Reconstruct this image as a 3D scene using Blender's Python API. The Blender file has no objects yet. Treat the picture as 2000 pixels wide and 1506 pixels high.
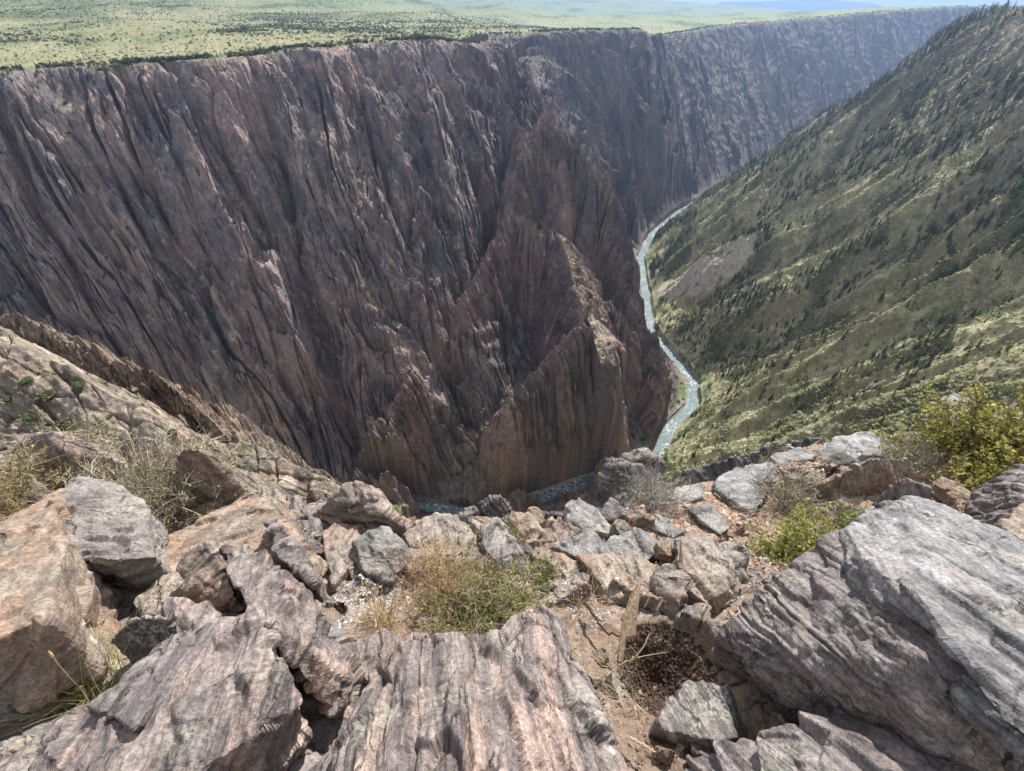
import bpy, bmesh, math, random
import numpy as np
from mathutils import Vector, Matrix
rng = np.random.default_rng(7)
random.seed(7)
scene = bpy.context.scene

# ---------------------------------------------------------------- camera, sky, sun, exposure
PITCH = math.radians(38.7)          # camera looks this far below the horizon
FPX = 916.0                         # focal length in pixels of a 2000 pixel wide picture
cam_data = bpy.data.cameras.new('camera'); cam = bpy.data.objects.new('camera', cam_data)
scene.collection.objects.link(cam); scene.camera = cam
cam_data.sensor_width = 36; cam_data.lens = 36*FPX/2000
cam_data.clip_start = 0.05; cam_data.clip_end = 60000
cam.location = (0, 0, 0); cam.rotation_euler = (math.pi/2-PITCH, 0, 0)

SUN_AZ, SUN_EL = math.radians(27), math.radians(48)      # azimuth to the right of straight ahead
world = bpy.data.worlds.new("World"); scene.world = world; world.use_nodes = True
wt = world.node_tree; wt.nodes.clear()
wo = wt.nodes.new('ShaderNodeOutputWorld'); bg = wt.nodes.new('ShaderNodeBackground')
sky = wt.nodes.new('ShaderNodeTexSky'); sky.sky_type = 'NISHITA'; sky.sun_disc = False
sky.sun_elevation = SUN_EL; sky.sun_rotation = SUN_AZ
sky.altitude = 2200; sky.air_density = 1.0; sky.dust_density = 0.6
bg.inputs['Strength'].default_value = 0.066
# white cumulus low over the horizon, fixed to directions in the sky
tc = wt.nodes.new('ShaderNodeTexCoord'); mp = wt.nodes.new('ShaderNodeMapping'); mp.inputs['Scale'].default_value = (9, 9, 22)
cn = wt.nodes.new('ShaderNodeTexNoise'); cn.inputs['Scale'].default_value = 1.0; cn.inputs['Detail'].default_value = 7; cn.inputs['Roughness'].default_value = .58
cr = wt.nodes.new('ShaderNodeValToRGB'); cr.color_ramp.elements[0].position = .40; cr.color_ramp.elements[1].position = .53
sx = wt.nodes.new('ShaderNodeMix'); sx.data_type = 'RGBA'; sx.inputs['B'].default_value = (9.5, 9.6, 9.8, 1)
L = wt.links.new
L(tc.outputs['Generated'], mp.inputs['Vector']); L(mp.outputs[0], cn.inputs['Vector']); L(cn.outputs['Fac'], cr.inputs['Fac'])
L(cr.outputs['Color'], sx.inputs['Factor']); L(sky.outputs['Color'], sx.inputs['A']); L(sx.outputs['Result'], bg.inputs['Color'])
L(bg.outputs[0], wo.inputs['Surface'])
sun_data = bpy.data.lights.new('sun', 'SUN'); sun = bpy.data.objects.new('sun', sun_data); scene.collection.objects.link(sun)
sun_data.energy = 5.0; sun_data.angle = math.radians(.5); sun_data.color = (1, .95, .87)
sd = Vector((math.sin(SUN_AZ)*math.cos(SUN_EL), math.cos(SUN_AZ)*math.cos(SUN_EL), math.sin(SUN_EL)))
sun.rotation_euler = sd.to_track_quat('Z', 'Y').to_euler(); sun.location = sd*60
vs = scene.view_settings; vs.view_transform = 'Standard'; vs.look = 'None'; vs.exposure = 0.76; vs.gamma = 1
scene.cycles.max_bounces = 5; scene.cycles.diffuse_bounces = 3; scene.cycles.volume_bounces = 0
scene.cycles.use_denoising = True

# ---------------------------------------------------------------- helpers
CP, SP = math.cos(PITCH), math.sin(PITCH)
def ray(px, py):
    """world direction through a point of the 2000 pixel wide picture, unit length along the optical axis"""
    u = (np.asarray(px, float)-1000)/FPX; v = (753-np.asarray(py, float))/FPX
    return np.stack([u, CP+v*SP, -SP+v*CP], -1)
def U(px, py, f): return ray(px, py)*np.asarray(f, float)[..., None]
def proj(P):
    P = np.asarray(P, float); d = P[..., 1]*CP-P[..., 2]*SP; up = P[..., 1]*SP+P[..., 2]*CP
    return 1000+FPX*P[..., 0]/d, 753-FPX*up/d, d

_pt = np.random.default_rng(3)
PERM = _pt.permutation(4096).astype(np.int32); PERM = np.concatenate([PERM, PERM])
_a = _pt.random(4096)*2*np.pi; G2 = np.stack([np.cos(_a), np.sin(_a)], -1)
_g = _pt.normal(size=(4096, 3)); G3 = _g/np.linalg.norm(_g, axis=1, keepdims=True)
def perlin(x, y):
    xi = np.floor(x).astype(np.int64); yi = np.floor(y).astype(np.int64); fx = x-xi; fy = y-yi
    xi &= 4095; yi &= 4095; x1 = (xi+1) & 4095; y1 = (yi+1) & 4095
    def gr(ix, iy, dx, dy):
        g = G2[PERM[PERM[ix]+iy]]; return g[..., 0]*dx+g[..., 1]*dy
    u = fx*fx*fx*(fx*(fx*6-15)+10); v = fy*fy*fy*(fy*(fy*6-15)+10)
    a = gr(xi, yi, fx, fy); b = gr(x1, yi, fx-1, fy); c = gr(xi, y1, fx, fy-1); d = gr(x1, y1, fx-1, fy-1)
    return 1.4*((a+(b-a)*u)*(1-v)+(c+(d-c)*u)*v)
def perlin3(x, y, z):
    xi = np.floor(x).astype(np.int64); yi = np.floor(y).astype(np.int64); zi = np.floor(z).astype(np.int64)
    fx = x-xi; fy = y-yi; fz = z-zi
    u = fx*fx*(3-2*fx); v = fy*fy*(3-2*fy); w = fz*fz*(3-2*fz)
    out = 0
    for dx in (0, 1):
        for dy in (0, 1):
            pxy = PERM[PERM[(xi+dx) & 4095]+((yi+dy) & 4095)]
            for dz in (0, 1):
                g = G3[PERM[pxy+((zi+dz) & 4095)]]
                wgt = (u if dx else 1-u)*(v if dy else 1-v)*(w if dz else 1-w)
                out = out+wgt*(g[..., 0]*(fx-dx)+g[..., 1]*(fy-dy)+g[..., 2]*(fz-dz))
    return 1.5*out
def fbm(x, y, o=4, s=0.0):
    r = 0; a = 1.0
    for i in range(o): r = r+a*perlin(x+17.3*i+s, y-9.1*i+s*1.7); x = x*2.03; y = y*2.03; a *= .5
    return r
def fbm3(p, o=4, s=0.0):
    r = 0; a = 1.0; x, y, z = p[..., 0]+s, p[..., 1]+s*.7, p[..., 2]-s
    for i in range(o): r = r+a*perlin3(x+11.7*i, y+5.3*i, z-7.9*i); x = x*2.03; y = y*2.03; z = z*2.03; a *= .5
    return r
def worley(x, y, s=0):
    """cracked plates: a random value per plate, two random tilts, and the distance to the nearest crack"""
    xi = np.floor(x).astype(np.int64); yi = np.floor(y).astype(np.int64); f1 = np.full(x.shape, 9.0); f2 = np.full(x.shape, 9.0); idn = np.zeros(x.shape, np.int32); ox = np.zeros(x.shape); oy = np.zeros(x.shape)
    for dx in (-1, 0, 1):
        for dy in (-1, 0, 1):
            h = PERM[PERM[(xi+dx+s) & 4095]+((yi+dy) & 4095)]; g = G2[h]; px = dx+.5+.42*g[..., 0]-(x-xi); py = dy+.5+.42*g[..., 1]-(y-yi); d = px*px+py*py
            m = d < f1; f2 = np.where(m, f1, np.minimum(f2, d)); f1 = np.where(m, d, f1); idn = np.where(m, h, idn); ox = np.where(m, -px, ox); oy = np.where(m, -py, oy)
    t = G2[PERM[idn+1]]; return PERM[idn+7]/2048.0-1, ox*t[..., 0]+oy*t[..., 1], np.sqrt(f2)-np.sqrt(f1), idn
def sstep(a, b, x): t = np.clip((x-a)/(b-a), 0, 1); return t*t*(3-2*t)
def smax(a, b, k): h = np.clip(.5+.5*(a-b)/k, 0, 1); return b+(a-b)*h+k*h*(1-h)
def lerp(a, b, t): return a+(b-a)*t
def mixc(c, col, t): return c+(np.asarray(col)-c)*t[..., None]

def polyline_dist(x, y, pts):
    """distance to a polyline with a value per vertex: distance, interpolated value, side (>0 left of travel)"""
    pts = np.asarray(pts, float); best = np.full(x.shape, 1e18); val = np.zeros(x.shape); side = np.zeros(x.shape)
    for p, q in zip(pts[:-1], pts[1:]):
        dx, dy = q[0]-p[0], q[1]-p[1]; l2 = dx*dx+dy*dy+1e-9
        t = np.clip(((x-p[0])*dx+(y-p[1])*dy)/l2, 0, 1); ex = x-p[0]-t*dx; ey = y-p[1]-t*dy
        d = ex*ex+ey*ey; m = d < best
        best = np.where(m, d, best); side = np.where(m, dx*(y-p[1])-dy*(x-p[0]), side)
        if pts.shape[1] > 2: val = np.where(m, p[2]+t*(q[2]-p[2]), val)
    return np.sqrt(best), val, side
def polyline_value(x, y, pts, pw=3):
    """smooth value from a polyline: weights fall off with distance"""
    pts = np.asarray(pts, float); num = 0; den = 0
    for p, q in zip(pts[:-1], pts[1:]):
        dx, dy = q[0]-p[0], q[1]-p[1]; l2 = dx*dx+dy*dy+1e-9
        t = np.clip(((x-p[0])*dx+(y-p[1])*dy)/l2, 0, 1); ex = x-p[0]-t*dx; ey = y-p[1]-t*dy
        w = 1/(ex*ex+ey*ey+25)**pw*np.sqrt(l2); num = num+w*(p[2]+t*(q[2]-p[2])); den = den+w
    return num/den
def inside(x, y, poly):
    c = np.zeros(x.shape, bool); n = len(poly)
    for i in range(n):
        x1, y1 = poly[i][:2]; x2, y2 = poly[(i+1) % n][:2]
        if y1 == y2: continue
        c ^= ((y1 > y) != (y2 > y)) & (x < (x2-x1)*(y-y1)/(y2-y1)+x1)
    return c

def link(o, parent=None):
    scene.collection.objects.link(o)
    if parent: o.parent = parent
    return o
def tag(o, label=None, cat=None, group=None, kind=None):
    if label: o['label'] = label
    if cat: o['category'] = cat
    if group: o['group'] = group
    if kind: o['kind'] = kind
    return o
def mesh_np(name, V, F, mat, col=None, parent=None, smooth=False, matidx=None):
    """F: (n,3) or (n,4) index array"""
    me = bpy.data.meshes.new(name); V = np.ascontiguousarray(V, np.float32); F = np.ascontiguousarray(F, np.int32)
    k = F.shape[1]; me.vertices.add(len(V)); me.loops.add(F.size); me.polygons.add(len(F))
    me.vertices.foreach_set('co', V.ravel()); me.loops.foreach_set('vertex_index', F.ravel())
    me.polygons.foreach_set('loop_start', np.arange(0, F.size, k, dtype=np.int32))
    me.polygons.foreach_set('use_smooth', np.full(len(F), smooth))
    for m in (mat if isinstance(mat, (list, tuple)) else [mat]): me.materials.append(m)
    if matidx is not None: me.polygons.foreach_set('material_index', np.asarray(matidx, np.int32))
    me.update(calc_edges=True)
    if col is not None:
        at = me.attributes.new('Col', 'FLOAT_COLOR', 'POINT')
        c4 = np.ones((len(V), 4), np.float32); c4[:, :3] = col; at.data.foreach_set('color', c4.ravel())
    o = bpy.data.objects.new(name, me); return link(o, parent)

# ---------------------------------------------------------------- material helpers
def new_mat(name):
    m = bpy.data.materials.new(name); m.use_nodes = True; nt = m.node_tree; nt.nodes.clear()
    out = nt.nodes.new('ShaderNodeOutputMaterial'); b = nt.nodes.new('ShaderNodeBsdfPrincipled')
    nt.links.new(b.outputs[0], out.inputs['Surface']); return m, nt, b
def nd(nt, typ, **kw):
    n = nt.nodes.new(typ)
    for k, v in kw.items():
        if k in n.inputs: n.inputs[k].default_value = v
        else: setattr(n, k, v)
    return n
def ramp(nt, fac, stops, interp='LINEAR'):
    r = nt.nodes.new('ShaderNodeValToRGB'); r.color_ramp.interpolation = interp; e = r.color_ramp.elements
    while len(e) < len(stops): e.new(.5)
    for i, (p, c) in enumerate(stops):
        e[i].position = p; e[i].color = (c, c, c, 1) if isinstance(c, (int, float)) else (*c, 1)
    nt.links.new(fac, r.inputs['Fac']); return r.outputs['Color']
def mix(nt, fac, a, b, mode='MIX'):
    n = nt.nodes.new('ShaderNodeMix'); n.data_type = 'RGBA'; n.blend_type = mode
    for s, v in (('Factor', fac), ('A', a), ('B', b)):
        if isinstance(v, (int, float)): n.inputs[s].default_value = v
        elif isinstance(v, tuple): n.inputs[s].default_value = (*v, 1)
        else: nt.links.new(v, n.inputs[s])
    return n.outputs['Result']
def noise(nt, vec, scale, detail=4, rough=.55, dist=0, out='Fac'):
    n = nd(nt, 'ShaderNodeTexNoise', Scale=scale, Detail=detail, Roughness=rough, Distortion=dist)
    if vec is not None: nt.links.new(vec, n.inputs['Vector'])
    return n.outputs[out]
def mapping(nt, vec, scale=(1, 1, 1), rot=(0, 0, 0)):
    n = nd(nt, 'ShaderNodeMapping'); n.inputs['Scale'].default_value = scale; n.inputs['Rotation'].default_value = rot
    nt.links.new(vec, n.inputs['Vector']); return n.outputs[0]
def bump(nt, h, dist, strength=1, normal=None):
    n = nd(nt, 'ShaderNodeBump', Strength=strength, Distance=dist); nt.links.new(h, n.inputs['Height'])
    if normal is not None: nt.links.new(normal, n.inputs['Normal'])
    return n.outputs[0]
def math_n(nt, op, a, b=0.0):
    n = nt.nodes.new('ShaderNodeMath'); n.operation = op
    for i, v in enumerate((a, b)):
        if isinstance(v, (int, float)): n.inputs[i].default_value = v
        else: nt.links.new(v, n.inputs[i])
    return n.outputs[0]

# ---------------------------------------------------------------- the canyon: plan of river, rims and crests (metres, eye at the origin)
def PT(px, py, f): return tuple(U(px, py, f))
def PZ(px, py, z): r = ray(px, py); return tuple(r*(z/r[2]))
ZR = -550.0
RIVER = [(-2500, 300, ZR), (-1300, 420, ZR), (-700, 400, ZR), (-420, 390, ZR)] + [PZ(*p, ZR) for p in
        ((800, 985), (925, 1004), (1050, 976), (1150, 938), (1225, 910), (1288, 885), (1305, 840), (1352, 795), (1355, 745), (1312, 695), (1268, 640),
         (1258, 560), (1250, 505), (1272, 458), (1325, 415), (1390, 376))] + [(1050, 2150, ZR), (1500, 2600, ZR), (2300, 3000, ZR), (4600, 3700, ZR)]
RIM = [(-2600, 620, -55), (-1300, 640, -55), PT(-140, 155, 560), PT(0, 140, 545), PT(230, 126, 560), PT(480, 110, 590), PT(600, 95, 640), PT(720, 84, 700), PT(830, 75, 740), PT(940, 86, 800),
       PT(960, 68, 1080), PT(1100, 60, 1230), PT(1250, 57, 1360), PT(1268, 72, 1640), PT(1330, 63, 1980), PT(1420, 48, 2250), PT(1560, 38, 2500), PT(1700, 24, 2700), PT(1868, 12, 2900), (3900, 3700, 20), (5500, 4500, 60)]
CREST = [(-2500, -300, 10), (-600, -150, 5), (-150, -60, 0), (0, -14, -3), (160, -70, 0), (420, 60, 10), (640, 380, 8), (740, 700, 8), PT(2000, 10, 710), PT(1880, 42, 830), PT(1780, 120, 930), PT(1690, 185, 1050), PT(1600, 226, 1170),
         PT(1540, 268, 1280), PT(1470, 322, 1420), PT(1420, 352, 1560), (770, 1830, ZR)]
RIM = [tuple(float(c) for c in p) for p in RIM]; CREST = [tuple(float(c) for c in p) for p in CREST]; RIVER = [tuple(float(c) for c in p) for p in RIVER]
FAR_POLY = [p[:2] for p in RIVER]+[p[:2] for p in RIM[::-1]]
NEAR_POLY = [p[:2] for p in RIVER[:-4]]+[p[:2] for p in CREST[::-1]]

def tent(x, y, pts, s_left, s_right, flute=0.0, o=5):
    """a crest whose sides fall away; fluted by upright joints along the crest"""
    d, z, side = polyline_dist(x, y, pts); sl = np.where(side > 0, s_left, s_right)
    if flute:
        P4 = np.asarray(pts, float); seg = np.hypot(*np.diff(P4[:, :2], axis=0).T); ar = np.concatenate([[0], np.cumsum(seg)])
        _, s, _ = polyline_dist(x, y, [(p[0], p[1], a) for p, a in zip(pts, ar)]); s = s+side*0+5*perlin(x/30, y/30)
        sh = 0
        for i, (l, a) in enumerate(((34, 13), (15, 7), (6.5, 3.6), (3, 1.7))[:max(2, o-1)]): n = perlin(s/l+7*i+np.where(side > 0, 50, 0), d/(l*6)+3*i); sh = sh+a*(.8-2.4*np.abs(n))-a*.8*np.exp(-(n/.07)**2)
        d2 = d-sh*flute*np.clip(d/16, .12, 1); z = z-14*flute*np.abs(perlin(s/11+9, s*0+4))-7*flute*np.abs(perlin(s/4.5, s*0+2))
        return z-np.where(sl < 1.1, d2*sl+np.maximum(d2-46, 0)*3.6, d2*sl), d
    return z-d*sl, d

def grooves(x, y, amp=1.0, o=5):
    """fissures along the slanting foliation; rounded ribs, sharp cracks; metres of horizontal shift"""
    wx = 26*perlin(x/170, y/170); q = x*.79+y*.61+wx+3*perlin(x/37+5, y/37); g = x*.61-y*.79
    r = 0
    ff = sstep(1250, 1700, np.hypot(x, y)); q = lerp(q, (.93*x+.37*y+2*wx)*.55, ff); g = lerp(g, (.37*x-.93*y)*.7, ff)
    m1 = .25+1.3*sstep(-.35, .45, perlin(x/95+8, y/95)); m2 = .2+1.3*sstep(-.3, .4, perlin(x/60, y/60+21)); q0 = q
    for i, (lq, lg, a) in enumerate(((170, 620, 58), (58, 250, 22), (22, 120, 8.5), (9.5, 60, 4.5), (4.2, 30, 2.3))[:o]):
        q = q0+(.10, .22, .3, .35, .4)[i]*lq*perlin(x/(lq*2)+3*i, y/(lq*2)-5*i)*2
        n = perlin(q/lq+31*i, g/lg-13*i); lo = (1, 1, m1, m2, m1)[i]*(1 if i < 3 else 1-.8*ff); r = r+a*(1-2.4*np.abs(n))*.5*lo
        if i in (1, 2, 3): r = r-a*1.1*np.exp(-(n/.05)**2)*lo
    for lq, lg, a, tl, ss in ((34, 95, 8.5, 16, 0), (12, 26, 3.2, 6, 31))[:1 if o < 4 else 2]:       # slabs and blocks between joints
        v, tilt, ed, _ = worley(q0/lq+.3*perlin(x/40, y/40), g/lg+.4*perlin(x/40+9, y/40), ss); r = r+a*v*.9+tl*tilt*.9-a*.35*sstep(.09, .0, ed)
    return r*amp

FEAT = {}
def terrain(x, y, o=5, want=False):
    """height of the canyon country at plan points; detail octaves o"""
    wob = 12*perlin(x/90, y/90+40)+10*perlin(x/38+3, y/38)+4*perlin(x/14, y/14+5)
    dr, _, _ = polyline_dist(x+wob*.35, y+wob*.3, RIVER)
    drim, zrim, _ = polyline_dist(x+wob, y+wob*.6, RIM); zrim = polyline_value(x, y, RIM)
    ins_far = inside(x+wob, y+wob*.6, FAR_POLY)
    fine = o >= 5
    # the far walls
    gr = grooves(x, y, 1, o)
    fade = sstep(2, 60, dr)
    w = dr+drim+1e-6
    shift = gr*fade*np.clip(.25+drim/60, .25, 1)
    t = np.clip((dr+shift)/w, 0, 1.0)
    far_f = sstep(900, 1500, np.hypot(x, y))
    prof = np.interp(t, [0, .05, .16, .34, .62, .86, .97, 1], [0, .02, .10, .31, .63, .885, .985, 1])
    z_far = ZR+(zrim-ZR)*prof
    led = perlin(x/60+9, y/60)*26; zz = (z_far+led)/34; fr = zz-np.floor(zz)
    z_far = z_far+(sstep(.55, .95, fr)-fr)*34*.30*sstep(.1, .3, t)*(1-sstep(.9, .98, t))
    # plateau behind the rim
    dist = np.hypot(x, y)
    rise = np.interp(drim, [0, 40, 200, 700, 2000, 6000, 14000], [0, 1.5, 5, 18, 60, 70, 60])*(1-.92*sstep(-100, 500, x))
    hill, _ = tent(x, y, [PT(-500, -300, 3600), PT(100, -170, 3400), PT(480, -60, 3300), PT(700, -30, 3500), PT(850, 8, 3800), PT(960, 60, 4200)], .11, .11)
    hill = hill+26*fbm(x/520, y/520, 5)
    ridge, _ = tent(x, y, [PT(780, -30, 7600), PT(1020, -14, 7400), PT(1230, -4, 7000), PT(1400, 8, 6600), PT(1560, 19, 6000), PT(1760, 24, 5200)], .06, .055)
    z_pl = lerp(zrim, -45, sstep(200, 1500, drim))+rise+(5*fbm(x/240, y/240, 4)+22*fbm(x/800+3, y/800, 3)*sstep(150, 900, drim))*sstep(0, 160, drim)
    z_pl = smax(z_pl, hill, 30); z_pl = smax(z_pl, ridge+8*fbm(x/500, y/500, 3), 25)
    if fine: z_pl = z_pl+.8*fbm(x/14, y/14, 2)
    beyond = (~ins_far) & (dr > 5)
    # our own side
    ins_near = inside(x, y, NEAR_POLY)
    dc, _, sidec = polyline_dist(x, y, CREST); zc = polyline_value(x, y, CREST, 2)
    q2 = .42*x+.91*y; g2 = -.91*x+.42*y; wr = 40*perlin(x/260+2, y/260)
    rib = 0
    for i, (lq, lg, a) in enumerate(((170, 620, 72), (66, 260, 34), (27, 100, 14), (11, 38, 4), (5, 14, 1.7))[:o]):
        n = perlin((q2+wr)/lq+7*i, g2/lg+3*i); rib = rib+a*(.35-np.abs(n)*1.5)
    t2 = np.clip(dr/(dr+dc+1e-6), 0, 1)
    z_near = ZR+(zc-ZR)*np.interp(t2, [0, .04, .5, 1], [0, .03, .50, 1])+rib*sstep(5, 90, dr)*np.clip(.25+dc/120, .25, 1)
    crag = .35+.65*sstep(.05, .45, fbm(x/110+4, y/110, 3)); cg = fbm(x/16, y/16, max(2, o-1), 3)
    z_near = z_near+crag*(9*cg)*sstep(10, 80, dr)
    z_back = zc-.25*dc+4*fbm(x/120, y/120, 3)
    z_own = np.where(ins_near, z_near, z_back)
    # the promontory under the viewpoint: falls away steeply
    r = np.hypot(x, y+1)
    prom = -7-1.55*r-3*np.abs(fbm(x/13, y/13, 3))
    # final choice
    side_near = ~ins_far & (ins_near | (polyline_dist(x, y, RIVER)[2] < 0))
    is_far = ins_far
    h = np.where(is_far, z_far, np.where(side_near, z_own, z_pl))
    nearcap = np.interp(r, [0, 60, 260, 330], [-400, -400, -30, 600])          # nothing rises above our own ledge in front of us
    azm = np.abs(np.arctan2(x, y)); h = np.where(side_near & (r < np.interp(azm, [.32, .55], [490, 330])) & (x > -140), np.minimum(h, np.minimum(nearcap, -1.58*r*np.clip(1.3-np.abs(np.arctan2(x, y))/.9, .34, 1))), h)
    cls = np.where(is_far, 0, np.where(side_near, 2, 1))
    h = np.where(side_near | is_far, smax(h, prom, 3.0), h)
    rough = fbm(x/9+3, y/9, 3)*2.2 if fine else 0
    # buttresses in the middle
    g1 = grooves(x+60, y-30, .55, o)
    for name, (pts, sl, sr) in FINS.items():
        dd = 8*perlin(x/33, y/33)+4*perlin(x/14, y/14)
        z, d = tent(x+dd*.3, y+dd*.2, pts, sl, sr, 1.0 if not name.startswith('far') else 1.5, o)
        z = z+g1*np.clip(d/12, .10, 1)*(.16*min(sl, sr))-3*np.abs(perlin(x/7, y/7))
        if name.startswith('far'): z = np.minimum(z, ZR+1+np.maximum(dr-13, 0)*(1.3 if 'toe' in name else 4))
        z = np.where(dr < 6, -999, z)
        m = (z > h) & (is_far | (dr < 40)); h = np.where(m, z, h); cls = np.where(m, 0 if name.startswith('far') else 4 if name.startswith('front') else 3, cls)
    # spurs of our side low on the left
    for name, (pts, sl, sr, amp) in SPURS.items():
        z, d = tent(x+.8*perlin(x/5, y/5), y, pts, sl, sr, .55 if name.startswith('second') else 0.0, o)
        nn = 0
        for i, (lq, lg, a) in enumerate(((14, 60, 2.8), (5.5, 24, 1.6), (2.2, 10, .8), (.9, 4, .35))):
            n = perlin((.5*x+.87*y+1.5*perlin(x/9, y/9))/lq+3*i, (.87*x-.5*y)/lg+5*i); nn = nn+a*(.3-np.abs(n)*1.4)
        nn = nn+1.1*fbm(x/3.2, y/3.2, 3)-1.3*np.exp(-(perlin(x/3.6+y/7, y/8)/.06)**2)-.9*np.exp(-(perlin(x/9, y/2.2+4)/.05)**2)-.45*np.abs(perlin(x/.9, y/.9))
        z = z+nn*amp*np.clip(.3+d/6, .3, 1)
        m = z > h; h = np.where(m, z, h); cls = np.where(m, 5, cls)
    # talus cone and gravel bars by the water
    for c in CONES:
        d = np.hypot(x-c[0], y-c[1]); z = c[2]-c[3]*d+(1.2*fbm(x/7, y/7, 3) if fine else 0); m = (z > h) & (dr > 3); h = np.where(m, z, h); cls = np.where(m, 6, cls)
    for pts, depth, wid in GULLIES:
        d, _, _ = polyline_dist(x+5*perlin(x/22, y/22), y+5*perlin(x/22+8, y/22), pts); k = np.exp(-(d/wid)**2)
        h = np.where(cls == 0, h-depth*k*fade, h)
    for pts, height, wid in RIBS:
        d, _, _ = polyline_dist(x+3*perlin(x/18, y/18), y+3*perlin(x/18+8, y/18), pts); k = np.clip(1-d/wid, 0, 1)
        h = np.where(cls == 0, h+height*k*fade, h)
    h = np.where(cls == 0, np.minimum(h, zrim+1), h)
    if fine: h = h+rough*sstep(8, 40, dr)*np.where((cls == 1), .15, np.where(cls == 5, .05, .6))*(1-far_f*.5)
    h = np.where(dr < 12, np.minimum(h, lerp(ZR-3, ZR+2, sstep(4, 12, dr))), h)
    h = np.maximum(h, ZR-3)
    if want: return h, cls, dr, drim
    return h
FINS = {}; SPURS = {}; CONES = []; GULLIES = []; RIBS = []
def hit(px, py):
    """where the ray through a picture point meets the terrain built so far"""
    px = np.atleast_1d(np.asarray(px, float)); py = np.atleast_1d(np.asarray(py, float))
    f = np.geomspace(15, 9000, 2600); P = ray(px, py)[:, None, :]*f[None, :, None]
    under = terrain(P[..., 0], P[..., 1], 3) > P[..., 2]
    i = np.where(under.any(1), under.argmax(1), len(f)-1)
    return P[np.arange(len(px)), i]
def fin(*a): return [PT(*p) for p in a]
FINS['main_buttress'] = (fin((940, 92, 790), (990, 200, 760), (1030, 262, 720), (1055, 225, 690), (1082, 206, 682), (1104, 272, 690), (1122, 266, 694), (1160, 318, 705), (1180, 325, 712), (1213, 392, 730), (1238, 480, 740), (1243, 600, 738), (1262, 640, 728), (1284, 650, 720), (1298, 720, 720), (1296, 800, 730)), 4.6, 3.0)
FINS['mid_buttress'] = (fin((1036, 250, 690), (1002, 330, 685), (1000, 400, 684), (1050, 440, 692), (1090, 455, 694), (1112, 500, 668), (1125, 560, 640), (1150, 610, 614), (1195, 580, 690), (1238, 640, 715)), 3.2, 3.0)
FINS['mid_buttress_low'] = (fin((1000, 400, 684), (960, 470, 664), (925, 540, 650), (885, 610, 640)), 3.6, 3.0)
FINS['front_pinnacle'] = (fin((1148, 602, 608), (1140, 625, 605), (1110, 650, 600), (1060, 700, 594), (990, 782, 590)), 3.2, 3.2)
FINS['front_pinnacle_foot'] = (fin((1150, 602, 608), (1172, 680, 622), (1190, 800, 650), (1185, 870, 655)), 4.0, 3.2)
FINS['front_low_pillar'] = (fin((800, 712, 610), (770, 780, 606), (745, 880, 600)), 2.6, 2.6)
FINS['front_low_pillar_b'] = (fin((735, 810, 596), (705, 870, 590), (690, 930, 588)), 2.4, 2.6)
FINS['far_spires'] = (fin((1250, 62, 1365), (1282, 140, 1400), (1294, 158, 1420), (1302, 235, 1480), (1330, 290, 1600), (1366, 352, 1770)), 3.2, 3.6)
FINS['far_toe'] = (fin((1296, 240, 1470), (1308, 262, 1520), (1328, 292, 1600), (1348, 335, 1690), (1366, 356, 1770)), 3.0, 1.5)
FINS['far_spires_b'] = (fin((1186, 62, 1290), (1203, 150, 1285), (1222, 262, 1290), (1240, 380, 1320), (1250, 430, 1345)), 4.0, 4.0)
FINS['far_spires_c'] = (fin((1090, 64, 1210), (1112, 130, 1200), (1140, 250, 1190), (1180, 330, 1200)), 4.0, 4.0)
FINS['mid_rib'] = (fin((1084, 446, 698), (1092, 458, 692), (1110, 500, 664), (1123, 560, 634), (1148, 612, 606)), 1.05, 3.2)
SPURS['near_spur'] = ([PT(-420, 470, 70), PT(-150, 570, 62), PT(0, 640, 57), PT(130, 720, 56), PT(250, 790, 56), PT(370, 855, 56), PT(500, 868, 57), PT(560, 905, 57), PT(662, 945, 58), PT(730, 1010, 60)], 2.2, .55, 1.0)
SPURS['second_spur'] = ([PT(-200, 560, 190), PT(40, 615, 180), PT(150, 652, 174), PT(250, 715, 168), PT(286, 716, 164), PT(370, 775, 163), PT(480, 862, 160), PT(560, 940, 158)], 2.4, 1.3, 2.2)
_c = PT(925, 800, 640); CONES.append((_c[0], _c[1], -478, .86))
for pl, dep, wd in (([(500, 190), (545, 330), (560, 450), (590, 560), (620, 680), (660, 780), (692, 860)], 62, 17),
                    ([(225, 130), (262, 190), (310, 290)], 22, 5), ([(640, 100), (690, 180), (730, 290), (775, 420), (800, 520)], 30, 8),
                    ([(880, 230), (925, 330), (962, 425)], 60, 10), ([(0, 430), (60, 590), (130, 720), (200, 800)], 55, 26),
                    ([(690, 450), (750, 560), (840, 665), (895, 740)], 22, 9), ([(965, 430), (905, 540), (872, 640), (915, 770)], 55, 13), ([(990, 150), (1000, 260), (985, 380)], 45, 12),
                    ([(320, 120), (400, 240), (460, 330)], 16, 6), ([(440, 560), (520, 700), (600, 830)], 18, 8), ([(160, 260), (280, 440), (400, 640)], 14, 7)):
    GULLIES.append((hit([p[0] for p in pl], [p[1] for p in pl])[:, :2].tolist(), dep, wd))
for pl, ht, wd in (([(395, 325), (450, 450), (520, 570), (590, 700), (640, 810)], 34, 30), ([(600, 98), (640, 170), (665, 260)], 26, 20),
                   ([(830, 190), (865, 300), (890, 420)], 26, 18), ([(440, 200), (490, 330), (540, 450)], 18, 14), ([(730, 250), (790, 330), (860, 480)], 22, 20),
                   ([(660, 300), (740, 470), (820, 600)], 16, 16), ([(100, 380), (220, 560), (330, 700)], 24, 26)):
    RIBS.append((hit([p[0] for p in pl], [p[1] for p in pl])[:, :2].tolist(), ht, wd))

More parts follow.
